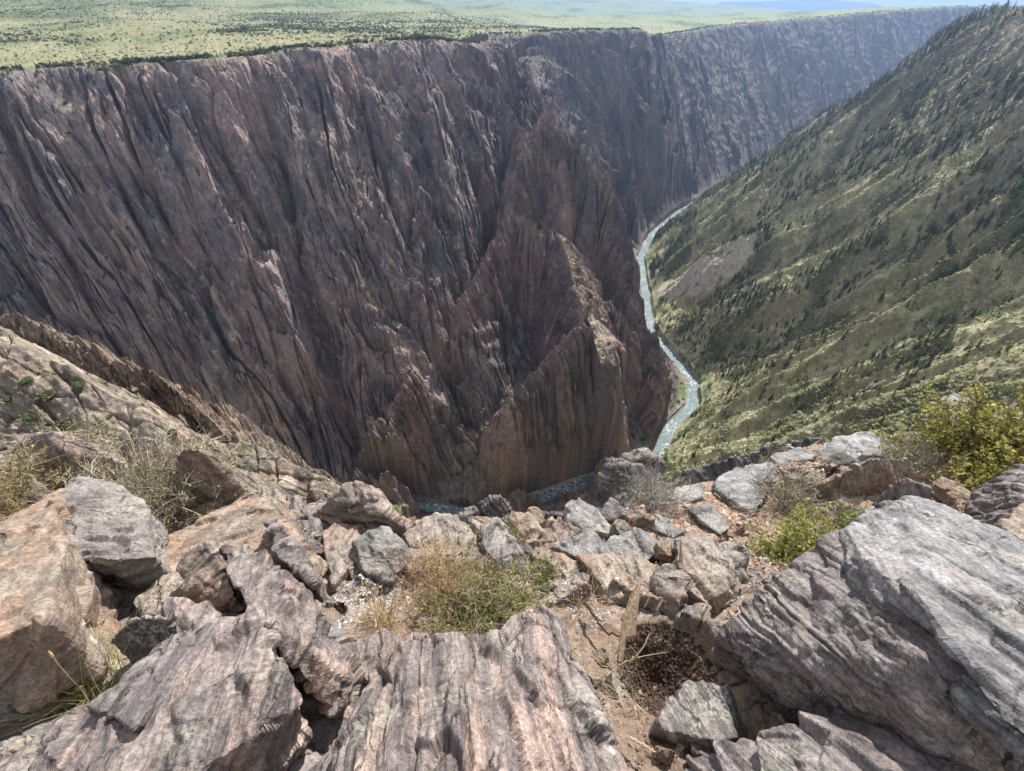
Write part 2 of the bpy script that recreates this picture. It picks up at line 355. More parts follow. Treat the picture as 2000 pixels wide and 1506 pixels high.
from concurrent.futures import ThreadPoolExecutor
def pmap(fn, *arrs, n=24):
    """run fn on slices of rows in four threads and join the results"""
    m = len(arrs[0]); cuts = [(i, min(i+n, m)) for i in range(0, m, n)]
    with ThreadPoolExecutor(4) as ex: out = list(ex.map(lambda c: fn(*[a[c[0]:c[1]] for a in arrs]), cuts))
    if isinstance(out[0], tuple): return tuple(np.concatenate(o) for o in zip(*out))
    return np.concatenate(out)
# adaptive grid: azimuth columns, and along each column samples spread evenly over the visible angle
NC, NR = 1500, 1250
az = np.radians(np.concatenate([np.linspace(-80, -54, 90)[:-1], np.linspace(-54, 54, NC-178), np.linspace(54, 80, 90)[1:]])); NC = len(az)
rr = np.geomspace(7, 13000, 2000)
X = np.sin(az)[::2, None]*rr; Y = np.cos(az)[::2, None]*rr
H = pmap(lambda a, b: terrain(a, b, 4), X, Y)
el = np.arctan2(H, rr); dl = np.gradient(np.log(rr))
mx = np.maximum.accumulate(el, 1); vis = (el > mx-.012)
for k in range(1, 30): vis[:, k:] |= vis[:, :-k] & (k < 3)
de = np.abs(np.diff(el, axis=1, prepend=el[:, :1]))
ds = np.where(vis, 1.0, .22)*np.sqrt(de**2+(.035*dl)**2)+.004*dl
S = np.cumsum(ds, 1); S = S/S[:, -1:]
lr = np.log(rr); LR = np.stack([np.interp(np.linspace(0, 1, NR), S[i], lr) for i in range(len(S))])
ker = np.exp(-(np.arange(-9, 10)/4.0)**2); ker /= ker.sum()
pad = np.pad(LR, ((9, 9), (0, 0)), 'edge'); LR = sum(ker[k]*pad[k:k+len(LR)] for k in range(19))
full = np.empty((NC, NR)); ii = np.arange(NC)/2.0; i0 = np.minimum(ii.astype(int), len(LR)-1); i1 = np.minimum(i0+1, len(LR)-1); ft = (ii-i0)[:, None]
R = np.exp(LR[i0]*(1-ft)+LR[i1]*ft)
X = np.sin(az)[:, None]*R; Y = np.cos(az)[:, None]*R
H, CLS, DRV, DRM = pmap(lambda a, b: terrain(a, b, 5, True), X, Y)
P = np.stack([X, Y, H], -1)
# real plan slope of the surface, for where plants and rubble can lie
TU = np.gradient(P, axis=0); TV = np.gradient(P, axis=1); NRM = np.cross(TV, TU); NRM /= np.linalg.norm(NRM, axis=-1, keepdims=True)+1e-12
NZ = np.abs(NRM[..., 2])
def blur(a, n=2):
    for _ in range(n):
        a = .25*(np.roll(a, 1, 0)+np.roll(a, -1, 0))+.5*a; a = .25*(np.roll(a, 1, 1)+np.roll(a, -1, 1))+.5*a
    return a
NZB = blur(NZ, 3)
# blocky relief pushed out of steep faces
hn = NRM*np.sign(NRM[..., 2:3]); steep = sstep(.75, .4, NZB)
PD = np.stack([X, Y, H], -1)
blk = pmap(lambda p: fbm3(p/np.array([9., 9., 15.]), 4), PD)
P = P+hn*(blk*1.5*steep*np.where(CLS == 5, .2, 1)*np.where(CLS == 1, 0, 1))[..., None]
WOODS = ((120, 190, 8, 26), (30, 60, 75, 12), (560, 130, 36, 12), (760, 150, 56, 11), (330, 90, 8, 14), (150, 60, 80, 8), (900, 90, 40, 8), (480, 60, 62, 6), (640, 100, 6, 8))
SCREE = np.array([hit(a, b)[0] for a, b in ((1300, 560), (1345, 535), (1400, 520), (1440, 500))])
def colours(P, CLS, NZB, DRV, DRM):
    X, Y, Z = P[..., 0], P[..., 1], P[..., 2]

    # ---- colour of the rock, soil and ground cover, some light and shade painted in
    fq = (X*.79+Y*.61+Z*.22); warp = 9*fbm3(P/70, 3, 5.)
    band = fbm3(np.stack([(fq+warp)/7, Y/130, Z/130], -1), 4); band2 = fbm3(np.stack([(fq+warp*1.3)/22, Y/90+9, Z/70], -1), 3)
    mott = fbm3(P/26, 4, 9.)
    C = np.broadcast_to(np.array([.142, .122, .125]), P.shape).copy()
    C = mixc(C, (.225, .18, .17), sstep(-.1, .6, band2)*.8)
    C = mixc(C, (.085, .075, .078), sstep(.1, .6, -band)*.75)
    C = mixc(C, (.34, .25, .20), sstep(.3, .62, band)*.75)
    C = mixc(C, (.22, .21, .205), sstep(.15, .7, mott)*.6); big = fbm3(P/np.array([75., 75., 110.]), 4, 21.); C = mixc(C, (.25, .19, .17), sstep(.12, .5, big)*.6); C = mixc(C, (.105, .10, .105), sstep(.12, .5, -big)*.55)
    vein = np.abs(fbm3(np.stack([(fq+2.4*warp)/45+.4*Z/45, Y/120, Z/60], -1), 3, 2.)); C = mixc(C, (.40, .30, .25), (1-sstep(.0, .035, vein))*.65*(CLS == 0))
    C = np.where((CLS == 3)[..., None] | (CLS == 4)[..., None], C*np.array([1.15, 1.06, 1.02]), C)
    C = C*(1.12+.34*sstep(40, -260, X)*(CLS == 0))[..., None]*np.array([.95, .93, .96])  # left wall lightened: its fuller light is put into the rock colour
    C = C*(1-.25*sstep(1300, 1700, np.hypot(X, Y))*(CLS == 0))[..., None]  # shade of the farthest walls painted in as darker rock
    # near spur: pale tan rock
    sp = CLS == 5
    tan = np.broadcast_to(np.array([.37, .305, .245]), P.shape).copy(); tb = fbm(X/4+Z/3, Y/14, 4, 4.)
    tan = mixc(tan, (.26, .20, .17), sstep(.0, .6, tb)*.8); tan = mixc(tan, (.52, .45, .37), sstep(.1, .7, -tb)*.7)
    tan = mixc(tan, (.16, .125, .105), sstep(.18, .55, fbm(X/2.2, Y/3.5, 4, 11.))*.75); tan = mixc(tan, (.21, .19, .11), sstep(.1, .5, fbm(X/7, Y/7, 4, 13.))*.6); tan = mixc(tan, (.30, .18, .13), sstep(.35, .6, fbm(X/6, Y/6, 3, 8.))*.6)
    far_spur = np.hypot(X, Y) > 110
    tan = np.where(far_spur[..., None], tan*np.array([.78, .74, .74]), tan); C = np.where(sp[..., None], tan, C)
    # talus
    tal = CLS == 6; C = np.where(tal[..., None], mixc(np.broadcast_to(np.array([.135, .12, .115]), P.shape), (.24, .22, .205), sstep(.0, .8, fbm(X/4, Y/4, 3))), C)
    # plants on benches of the walls
    vgn = fbm(X/38+7, Y/38, 4)
    vm = sstep(.52, .78, NZB)*sstep(-.35, .25, vgn); wl = (CLS == 0) | (CLS == 3) | (CLS == 4)
    C = mixc(C, (.15, .145, .085), np.where(wl, vm*.6, 0)); C = mixc(C, (.20, .185, .12), np.where(sp, sstep(.8, .95, NZB)*.25, 0))
    dmr, _, dsd = polyline_dist(X, Y, FINS['mid_rib'][0]); C = mixc(C, (.38, .315, .245), sstep(52, 30, dmr+14*mott)*.8*(dsd > 0)*sstep(.28, .5, NZB)*sstep(-400, -350, Z)*((CLS == 3) | (CLS == 4)))  # sunlight on the rib's east flank painted in as paler tan
    # our hillside: sage, soil, dark brush, crags, scree
    hs = CLS == 2; n1 = fbm(X/55, Y/55, 4, 3.); n2 = fbm(X/9, Y/9, 4, 6.); n3 = fbm(X/150+3, Y/150, 3)
    hc = np.broadcast_to(np.array([.385, .365, .215]), P.shape).copy()
    hc = mixc(hc, (.50, .46, .32), sstep(-.1, .6, n2)*.75); hc = mixc(hc, (.19, .20, .10), sstep(-.05, .5, n1)*.7); hc = mixc(hc, (.085, .10, .045), sstep(.1, .5, n1-.35*n2)*.8)
    rk = np.clip(sstep(.50, .34, NZB)+sstep(.3, .6, n3)*.55*sstep(.8, .55, NZB), 0, 1); hc = mixc(hc, (.17, .16, .115), rk*.55); dcr = polyline_dist(X, Y, CREST)[0]; hc = mixc(hc, (.15, .125, .115), sstep(150, 60, dcr+60*n1)*sstep(-.3, .3, n2+.3)*.8*(Y > 600))
    low = sstep(420, 300, np.hypot(X-40, Y-40))*(X > 40); hc = mixc(hc, (.10, .09, .075), low*.55)
    C = np.where(hs[..., None], hc, C)
    sdist, _, _ = polyline_dist(X+14*fbm(X/18, Y/18, 4), Y+14*fbm(X/18+4, Y/18, 4), SCREE[:, :2]); scm = sstep(30, 17, sdist)*hs*sstep(-.75, -.35, n2)
    C = mixc(C, (.54, .49, .42), scm*.95)
    # gravel and willows along the banks
    bank = sstep(30, 12, DRV+4*perlin(X/12, Y/12)); C = mixc(C, (.33, .31, .285), bank*.7*(Y > 430)*sstep(.4, .65, NZB)); C = mixc(C, (.10, .17, .04), sstep(34, 20, DRV)*sstep(11, 16, DRV)*sstep(.0, .3, fbm(X/25, Y/25, 3, 1.))*.9*sstep(480, 540, Y)*sstep(.45, .7, NZB)); C = mixc(C, (.11, .10, .095), sstep(60, 40, DRV)*sstep(470, 440, Y)*(CLS == 2)*.9)  # last mix: near bank's dark gravel tone paints in the wall's shade
    # plateau
    pl = CLS == 1; pn = fbm(X/260, Y/420, 5, 2.); pf = fbm(X/22, Y/34, 4, 5.); pd = np.hypot(X, Y)
    pc = np.broadcast_to(np.array([.27, .265, .145]), P.shape).copy()
    pc = mixc(pc, (.38, .355, .22), sstep(-.1, .6, pf)*.5); pc = mixc(pc, (.15, .175, .075), sstep(-.1, .35, pn+.5*pf)*.8)
    qx, qy, _ = proj(P); wd = sum(np.exp(-((qx-a_)/b_)**2-((qy-c_)/d_)**2) for a_, b_, c_, d_ in WOODS); pc = mixc(pc, (.085, .11, .05), np.clip(wd, 0, 1)*sstep(-.5, .2, fbm(X/60, Y/90, 4, 17.))*.75); pc = mixc(pc, (.17, .225, .085), sstep(2200, 4200, pd)*.7); pc = mixc(pc, (.055, .075, .035), sstep(.35, .65, pn)*.6)
    pc = mixc(pc, (.07, .08, .045), sstep(40, 8, DRM)*sstep(-.2, .3, fbm(X/18, Y/18, 2))*.8)
    C = np.where(pl[..., None], pc, C)
    C = np.clip(C*(1+.16*fbm3(P/3.1, 2, 1.))[..., None], .01, .8)

    return C
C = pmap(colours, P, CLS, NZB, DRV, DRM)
X, Y, Z = P[..., 0], P[..., 1], P[..., 2]

m_ter, nt, b = new_mat('canyon_rock')
at = nd(nt, 'ShaderNodeAttribute', attribute_name='Col'); geo = nd(nt, 'ShaderNodeNewGeometry')
nx = noise(nt, geo.outputs['Position'], 5.5, 6, .7); nf = noise(nt, geo.outputs['Position'], .9, 6, .65); nm = noise(nt, geo.outputs['Position'], .16, 5, .6)
c = mix(nt, 1.0, at.outputs['Color'], ramp(nt, nf, [(.28, .45), (.72, 1.55)]), 'MULTIPLY'); c = mix(nt, .7, c, ramp(nt, nx, [(.3, .5), (.7, 1.45)]), 'MULTIPLY')
c = mix(nt, 1.0, c, ramp(nt, nm, [(.3, .75), (.7, 1.25)]), 'MULTIPLY')
nt.links.new(c, b.inputs['Base Color']); b.inputs['Roughness'].default_value = .92; b.inputs['Specular IOR Level'].default_value = .25
bn = bump(nt, nm, 3.0, .8); nt.links.new(bump(nt, nx, .22, .7, bump(nt, nf, 1.3, .9, bn)), b.inputs['Normal'])

def one_piece(cls, k, keep=1):
    """stray islands of a class go back to the wall"""
    m = cls == k; todo = set(np.flatnonzero(m.ravel()).tolist()); comps = []
    while todo:
        st = [todo.pop()]; comp = []
        while st:
            c0 = st.pop(); comp.append(c0)
            for nb in (c0-1, c0+1, c0-NR, c0+NR):
                if nb in todo: todo.remove(nb); st.append(nb)
        comps.append(comp)
    comps.sort(key=len, reverse=True)
    for c0 in comps[keep:]: cls.ravel()[c0] = 0
for k in (3, 4): one_piece(CLS, k)
qi = np.arange((NC-1)*NR).reshape(NC-1, NR)[:, :-1].ravel()
Q = np.stack([qi, qi+1, qi+NR+1, qi+NR], -1)[:, ::-1]; qc = CLS.reshape(-1)[qi]
Pf = P.reshape(-1, 3); Cf = C.reshape(-1, 3)
def part_of(name, mask):
    F = Q[mask]; u, inv = np.unique(F, return_inverse=True)
    return mesh_np(name, Pf[u], inv.reshape(F.shape), m_ter, Cf[u])
SUBMESH = {0: ('canyon_wall', 'structure'), 1: ('plateau_terrain', 'structure'), 2: ('hillside_terrain', 'structure'), 6: ('talus_terrain', 'structure')}
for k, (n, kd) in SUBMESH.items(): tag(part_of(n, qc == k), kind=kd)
far5 = (np.hypot(Pf[qi, 0], Pf[qi, 1]) > 110)
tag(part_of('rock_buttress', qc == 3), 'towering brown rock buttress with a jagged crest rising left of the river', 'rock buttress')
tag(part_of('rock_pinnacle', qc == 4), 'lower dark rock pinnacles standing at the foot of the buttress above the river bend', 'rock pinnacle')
tag(part_of('rock_spur', (qc == 5) & ~far5), 'pale sunlit tan rock spur sloping down behind the boulders on the left', 'rock spur')
tag(part_of('rock_spur', (qc == 5) & far5), 'darker layered rock spur with a pointed wedge, between pale spur and canyon wall', 'rock spur')

# ---------------------------------------------------------------- river
m_riv, nt, b = new_mat('river_water'); geo = nd(nt, 'ShaderNodeNewGeometry')
w1 = noise(nt, geo.outputs['Position'], .22, 6, .7, .6); w2 = noise(nt, geo.outputs['Position'], .022, 4, .6, .8)
c = mix(nt, ramp(nt, w1, [(.47, 0), (.62, 1)]), (.06, .10, .105), (.58, .62, .64)); c = mix(nt, ramp(nt, w2, [(.40, .0), (.56, .9)]), c, (.09, .15, .155))
nt.links.new(c, b.inputs['Base Color']); b.inputs['Roughness'].default_value = .34; b.inputs['IOR'].default_value = 1.33
nt.links.new(bump(nt, w1, 1.6, .9), b.inputs['Normal'])
def strip(pts, half, step, z):
    pts = np.array([p[:2] for p in pts]); seg = np.hypot(*np.diff(pts, axis=0).T); s = np.concatenate([[0], np.cumsum(seg)])
    t = np.arange(0, s[-1], step); c = np.stack([np.interp(t, s, pts[:, 0]), np.interp(t, s, pts[:, 1])], -1)
    for _ in range(14): c[1:-1] = .25*c[:-2]+.5*c[1:-1]+.25*c[2:]
    d = np.gradient(c, axis=0); d /= np.linalg.norm(d, axis=1, keepdims=True); n = np.stack([-d[:, 1], d[:, 0]], -1)
    k = 9; o = np.linspace(-1, 1, k); half = np.interp(c[:, 1], [430, 520, 640, 1200, 1800], [7.5, 17, 21, 19, 17])*(1+.22*perlin(t/45, t*0+3)); V = (c[:, None]+n[:, None]*(o[None]*half[:, None])[..., None]).reshape(-1, 2)
    V = np.concatenate([V, np.full((len(V), 1), z)], 1); q = np.arange((len(c)-1)*k).reshape(-1, k)[:, :-1].ravel()
    return V, np.stack([q, q+1, q+k+1, q+k], -1)[:, ::-1]
V, F = strip(RIVER[1:-1], 20, 5, ZR+.2)
tag(mesh_np('river', V, F, m_riv), kind='structure')

# ---------------------------------------------------------------- distant mesa
xs = np.linspace(0, 1, 160); px = 1380+xs*420
top = np.interp(px, [1380, 1410, 1490, 1560, 1610, 1640, 1700, 1745, 1800], [14, 4, 3, -1, -4, 2, 6, 17, 22])+.5*perlin(px/9, px*0+2)
tp = U(px, top, 14500); base = U(px, np.full_like(px, 55), 14500); bk = tp+np.array([0, 2500, -150]); V = []
rows = [base*.9]+[lerp(base, tp, t)+np.stack([0*px, 300*perlin(px/14, px*0+t*3), 0*px], -1)*(1-t) for t in (0, .3, .6, .85)]+[tp, bk, bk+np.array([0, 2000, -900])]
V = np.concatenate(rows); k = len(px); q = (np.arange(len(rows)-1)[:, None]*k+np.arange(k-1)[None]).ravel()
m_mesa, nt, b = new_mat('mesa_ground'); b.inputs['Base Color'].default_value = (.09, .10, .07, 1); b.inputs['Roughness'].default_value = 1
tag(mesh_np('distant_hill', V, np.stack([q, q+1, q+k+1, q+k], -1), m_mesa), kind='structure')

# ================================================================ the ledge we stand on
GA, GB = -1.65, -0.5                       # its mean surface: z = GA + GB*y
def G(px, py, h=0.0):
    """point h metres above the ledge's mean surface seen at a picture point"""
    r = ray(px, py); f = (GA+np.asarray(h, float))/(r[..., 2]-GB*r[..., 1]); return r*np.asarray(f)[..., None]
EDGE_PX = [(-900, 860), (-300, 850), (0, 842), (240, 848), (420, 880), (470, 965), (640, 970), (780, 1010), (900, 1012), (1060, 1022), (1190, 992), (1300, 962), (1400, 930), (1450, 912), (1560, 872), (1700, 852), (1790, 846), (2000, 812), (2600, 800)]
EDGE = np.stack([G(*p) for p in EDGE_PX])[:, :2]
SOIL_SPOTS = [(*G(*p)[:2], w) for *p, w in ((1310, 1290, .28), (1340, 1420, .34), (1160, 1230, .24), (1180, 1420, .2), (950, 1180, .34), (800, 1180, .26), (720, 1200, .16), (1455, 975, .42), (1400, 930, .3), (1360, 1000, .3), (1520, 1010, .34), (1480, 1070, .22), (1640, 880, .3), (620, 1110, .14), (1030, 1130, .16), (300, 1000, .5), (60, 950, .7), (1850, 950, .6))]
def plates(x, y):
    """bedrock plates: height over the mean surface, how much is bare rock (0..1), plate number"""
    v, t, e, idn = worley(x/.30+.35*fbm(x*2, y*2, 3), y/.22+.35*fbm(x*2+5, y*2, 3)); v2, t2, e2, i2 = worley(x/.105+.3*fbm(x*6, y*6, 2), y/.08+.3*fbm(x*6+5, y*6, 2), 77)
    soil = 0
    for sx_, sy_, w in SOIL_SPOTS: soil = np.maximum(soil, np.exp(-(((x-sx_)**2+(y-sy_)**2)/w**2)**1.5))
    soil = soil+.25*fbm(x*5, y*5, 3); bare = sstep(.70, .50, soil)*sstep(.03, .07, e)*sstep(-.95, -.75, v)
    return (.055*v+.10*t-.05*sstep(.08, 0, e)+(.014*v2+.02*t2-.012*sstep(.07, 0, e2)))*bare-.03*(1-bare), bare, idn+i2 % 3
def ledge_z(x, y):
    pz_, _, _ = plates(x, y); z = pz_+GA+GB*y+.05*fbm(x*1.3+4, y*1.3, 4)+.015*fbm(x*9, y*9, 3)
    for cx, cy, dep, w in HOLES: z = z-dep*np.exp(-((x-cx)**2+(y-cy)**2)/w**2)
    d, _, side = polyline_dist(x+.12*perlin(x*2.1, y*2.1), y+.12*perlin(x*2.1+7, y*2.1), EDGE)
    return z-np.where(side > 0, 2.2*d+.35*np.abs(fbm(x*1.6, y*1.6+3, 3))*np.minimum(d*3, 1), 0), np.where(side > 0, -d, d)
_h = G(1300, 1300); HOLES = [(_h[0], _h[1], .20, .17), (_h[0]+.12, _h[1]-.12, .10, .2)]
def noise_warp(nt, v, amt=.12):
    w = noise(nt, v, 6, 4, .6, out='Color'); n = nt.nodes.new('ShaderNodeMix'); n.data_type = 'VECTOR'; n.inputs['Factor'].default_value = amt
    nt.links.new(v, n.inputs[4]); nt.links.new(w, n.inputs[5]); return n.outputs[1]
# ---------------------------------------------------------------- rock materials: foliated gneiss; the attribute uvw lies across, along and along the layers
def rock_mat(name, dark, mid, light, pink, lichen=.5, pinkw=.5, stain=0.0, yellow=.3, contrast=1.0, an=1.0):
    m, nt, b = new_mat(name); at = nd(nt, 'ShaderNodeAttribute', attribute_name='uvw'); v = at.outputs['Vector']; geo = nd(nt, 'ShaderNodeNewGeometry')
    n0 = noise(nt, mapping(nt, v, (4+12*an, 4-1.8*an, 4-1.8*an)), 1, 7, .62, .35); n1 = noise(nt, mapping(nt, v, (20+35*an, 18-12*an, 18-12*an)), 1, 5, .65, .3); n2 = noise(nt, v, 4.5, 6, .6); n3 = noise(nt, v, 90, 4, .7); n4 = noise(nt, v, 22, 6, .66)
    c = ramp(nt, n0, [(.30, dark), (.46, mid), (.60, light), (.72, mid)])
    pk = math_n(nt, 'MULTIPLY', ramp(nt, noise(nt, mapping(nt, v, (9, 1.3, 1.3), (0, 0, .1)), 1.3, 5, .6, .4), [(.52, 0), (.60, 1)]), pinkw); c = mix(nt, pk, c, pink)
    c = mix(nt, math_n(nt, 'MULTIPLY', ramp(nt, n2, [(.45, 0), (.66, 1)]), .55), c, mid)
    if stain: c = mix(nt, math_n(nt, 'MULTIPLY', ramp(nt, noise(nt, v, 2.3, 5, .6), [(.42, 0), (.6, 1)]), stain), c, (.36, .19, .10))
    c = mix(nt, .85*contrast, c, ramp(nt, n1, [(.32, .30), (.5, .95), (.75, 1.45)]), 'MULTIPLY')
    c = mix(nt, .9, c, ramp(nt, n3, [(.3, .35), (.5, .85), (.7, 1.35)]), 'MULTIPLY'); c = mix(nt, .7, c, ramp(nt, n4, [(.3, .45), (.55, .95), (.75, 1.35)]), 'MULTIPLY')
    ck = nd(nt, 'ShaderNodeTexVoronoi', feature='DISTANCE_TO_EDGE', Scale=1.0); nt.links.new(mapping(nt, noise_warp(nt, v), (5, 1.8, 1.8)), ck.inputs['Vector']); cmask = ramp(nt, noise(nt, v, 2.6, 3, .5), [(.46, 0), (.6, 1)]); crack = ramp(nt, ck.outputs['Distance'], [(.0, 0), (.022, 1)]); crack = mix(nt, cmask, (1, 1, 1), crack); c = mix(nt, .6, c, ramp(nt, crack, [(0, .25), (1, 1)]), 'MULTIPLY')
    # crusts of lichen: grey green, pale, yellow and orange spots
    lb = noise(nt, v, 3.2, 4, .6); ls = noise(nt, v, 60, 5, .7)
    lm = math_n(nt, 'MULTIPLY', ramp(nt, lb, [(.60-.16*lichen, 0), (.70-.12*lichen, 1)]), ramp(nt, ls, [(.49, 0), (.55, 1)])); c = mix(nt, math_n(nt, 'MULTIPLY', lm, .75), c, (.35, .35, .29))
    vo = nd(nt, 'ShaderNodeTexVoronoi', Scale=7.0); nt.links.new(v, vo.inputs['Vector']); vd = math_n(nt, 'ADD', vo.outputs['Distance'], math_n(nt, 'MULTIPLY', noise(nt, v, 40, 3, .6), .35))
    sp = ramp(nt, vd, [(.24, 1), (.29, 0)]); sel = ramp(nt, vo.outputs['Color'], [(.80-.25*lichen, 0), (.82-.25*lichen, 1)]); c = mix(nt, math_n(nt, 'MULTIPLY', sp, sel), c, (.46, .46, .40))
    vy = nd(nt, 'ShaderNodeTexVoronoi', Scale=5.0); nt.links.new(mapping(nt, v, (1, 1, 1), (.4, .8, .2)), vy.inputs['Vector']); yd = math_n(nt, 'ADD', vy.outputs['Distance'], math_n(nt, 'MULTIPLY', noise(nt, v, 30, 4, .7), .5))
    ysel = ramp(nt, vy.outputs['Color'], [(.92-.3*yellow, 0), (.93-.3*yellow, 1)]); c = mix(nt, math_n(nt, 'MULTIPLY', math_n(nt, 'MULTIPLY', ramp(nt, yd, [(.27, 1), (.31, 0)]), ysel), ramp(nt, ls, [(.40, .0), (.5, .9)])), c, (.45, .35, .09))
    nt.links.new(c, b.inputs['Base Color']); b.inputs['Roughness'].default_value = .62; b.inputs['Specular IOR Level'].default_value = .4
    nt.links.new(bump(nt, n3, .004, .8, bump(nt, n1, .012, .9, bump(nt, n4, .012, .7, bump(nt, crack, .02, .8)))), b.inputs['Normal']); return m
RM = {'mauve': rock_mat('banded_gneiss', (.075, .065, .07), (.175, .15, .15), (.31, .27, .26), (.37, .29, .25), .35, .35),
      'pink': rock_mat('pink_gneiss', (.09, .075, .075), (.20, .165, .16), (.34, .28, .26), (.47, .345, .29), .25, .8),
      'tan': rock_mat('tan_gneiss', (.13, .105, .09), (.27, .215, .175), (.37, .31, .26), (.40, .28, .21), .35, .4, .35, .25, .6, .25),
      'grey': rock_mat('grey_slate', (.10, .095, .095), (.205, .195, .19), (.33, .32, .31), (.34, .29, .27), .35, .2, 0, .15, .8, .3),
      'silver': rock_mat('silver_schist', (.085, .085, .09), (.22, .215, .22), (.36, .355, .36), (.42, .33, .30), .2, .3, 0, .2),
      'lichen': rock_mat('lichened_gneiss', (.10, .085, .08), (.22, .185, .165), (.34, .29, .255), (.42, .29, .23), .85, .4, .3, .5, .8, .2),
      'greylichen': rock_mat('grey_lichened_gneiss', (.09, .08, .08), (.215, .185, .175), (.33, .295, .275), (.36, .28, .24), .75, .25, 0, .55, .8, .2),
      'dark': rock_mat('dark_gneiss', (.035, .032, .034), (.085, .075, .075), (.17, .155, .15), (.26, .18, .15), .35, .3, 0, .3, 1, .6)}

gx = np.concatenate([np.arange(-9, -3.2, .05), np.arange(-3.2, 3.4, .011), np.arange(3.4, 10, .035)]); gy = np.concatenate([np.arange(-2.5, .1, .06), np.arange(.1, 3.4, .011), np.arange(3.4, 8.5, .03)])
GX, GY = np.meshgrid(gx, gy); GZ, GD = pmap(ledge_z, GX, GY, n=12); _pz, BARE, PID = pmap(plates, GX, GY, n=12)
GP = np.stack([GX, GY, GZ], -1); n1 = fbm(GX*1.1, GY*1.1, 4, 2.); n2 = fbm(GX*7, GY*7, 4, 5.)
gc = np.broadcast_to(np.array([.27, .21, .165]), GP.shape).copy()
gc = mixc(gc, (.22, .145, .105), sstep(-.1, .5, n1)); gc = mixc(gc, (.37, .31, .26), sstep(.0, .6, n2)*.6)
def gpatch(px, py, rad, soft=.5): p = G(px, py); d = np.hypot(GX-p[0], GY-p[1])+.12*rad*fbm(GX*9, GY*9, 3); return sstep(rad, rad*soft, d)
gc = mixc(gc, (.33, .215, .155), gpatch(1450, 960, .75)*.7); gc = mixc(gc, (.055, .036, .026), gpatch(1310, 1290, .22)*.92*sstep(-.8, -.1, n2)); gc = mixc(gc, (.15, .10, .07), gpatch(1330, 1430, .28)*.6)
m_soil, nt, b = new_mat('ledge_soil'); at = nd(nt, 'ShaderNodeAttribute', attribute_name='Col'); geo = nd(nt, 'ShaderNodeNewGeometry')
nf = noise(nt, geo.outputs['Position'], 45, 6, .7); nm = noise(nt, geo.outputs['Position'], 9, 5, .6)
c = mix(nt, 1.0, at.outputs['Color'], ramp(nt, nf, [(.3, .55), (.72, 1.5)]), 'MULTIPLY'); nt.links.new(c, b.inputs['Base Color']); b.inputs['Roughness'].default_value = .95
nt.links.new(bump(nt, nf, .02, .9, bump(nt, nm, .05, .8)), b.inputs['Normal'])
qi = np.arange((len(gy)-1)*len(gx)).reshape(len(gy)-1, len(gx))[:, :-1].ravel(); Q = np.stack([qi, qi+1, qi+len(gx)+1, qi+len(gx)], -1)
bf = BARE.ravel()[qi]; pid = PID.ravel()[qi]; mi = np.where(bf > .5, 1+pid % 5, 0)
gm = mesh_np('ground', GP.reshape(-1, 3), Q, [m_soil]+[RM[k] for k in ('tan', 'lichen', 'grey', 'mauve', 'tan')], gc.reshape(-1, 3), smooth=True, matidx=mi); tag(gm, kind='structure')
uw = np.stack([.5*GX+.3*GY+.8*GZ+.05*fbm(GX*3, GY*3, 3), .8*GX-.5*GY, GY+.4*GX], -1)+(PID % 17)[..., None]*.9
gm.data.attributes.new('uvw', 'FLOAT_VECTOR', 'POINT').data.foreach_set('vector', np.ascontiguousarray(uw.reshape(-1, 3), np.float32).ravel())

def vnormals(V, F):
    n = np.cross(V[F[:, 1]]-V[F[:, 0]], V[F[:, 2]]-V[F[:, 0]]); N = np.zeros_like(V)
    for k in range(F.shape[1]): np.add.at(N, F[:, k], n)
    return N/(np.linalg.norm(N, axis=1, keepdims=True)+1e-12)
def carve(V, N, s, amp=1.0, groove=1.0, lump=1.0, seed=0.0, k=1.0):
    """weathering of a block: layers stand proud, joints open between them, edges chip"""
    s = np.asarray(s, float); s /= np.linalg.norm(s); a = np.cross(s, (0, 0, 1)); a /= np.linalg.norm(a)+1e-9; c = np.cross(s, a)
    w = np.stack([V@s, V@a, V@c], -1); wp = w[:, :1]+.05*fbm3(V*3.1, 3, seed)[:, None]
    rt = np.random.default_rng(int(seed*7)).normal(size=64); lay = 0
    for fr_, a_, al in ((9.0, 1.0, 1.6), (23.0, .45, 3.5)):                    # layers broken off at different depths: flat treads, sharp risers
        u_ = wp[:, 0]*fr_+.35*perlin3(w[:, 1]*al+seed, w[:, 2]*al, wp[:, 0]*2); i_ = np.floor(u_).astype(int); f_ = u_-i_; blk = np.floor(1.5*perlin3(w[:, 1]*al*.9+3, w[:, 2]*al*.9, i_*1.7+seed)*1.6).astype(int)
        lay = lay+a_*lerp(rt[(i_*5+blk*11) % 64], rt[((i_+1)*5+blk*11) % 64], sstep(.86, 1.0, f_))
    jo = perlin3(wp[:, 0]*7+seed, w[:, 1]*.9, w[:, 2]*.9); jo2 = perlin3(wp[:, 0]*2.5+seed*2, w[:, 1]*4.5+7, w[:, 2]*4.5)
    d = lump*.010*fbm3(V*3.3, 3, seed+4)+amp*(.0065*np.clip(lay, -2, 2)+.0045*fbm3(V*17, 4, seed+2)+.0018*fbm3(V*60, 2, seed+9))
    d = d-groove*(.026*np.exp(-(jo/.03)**2)+.009*np.exp(-(perlin3(wp[:, 0]*16+seed, w[:, 1]*2, w[:, 2]*2)/.05)**2)+.012*np.exp(-(jo2/.025)**2))
    cell = fbm3(V*6.5+40, 2, seed); d = d+amp*.012*(np.round(cell*2.2)/2.2-cell)
    return V+N*((relax(d, CUR[0], 1) if CUR else d)*k+.006*k)[:, None], w+seed
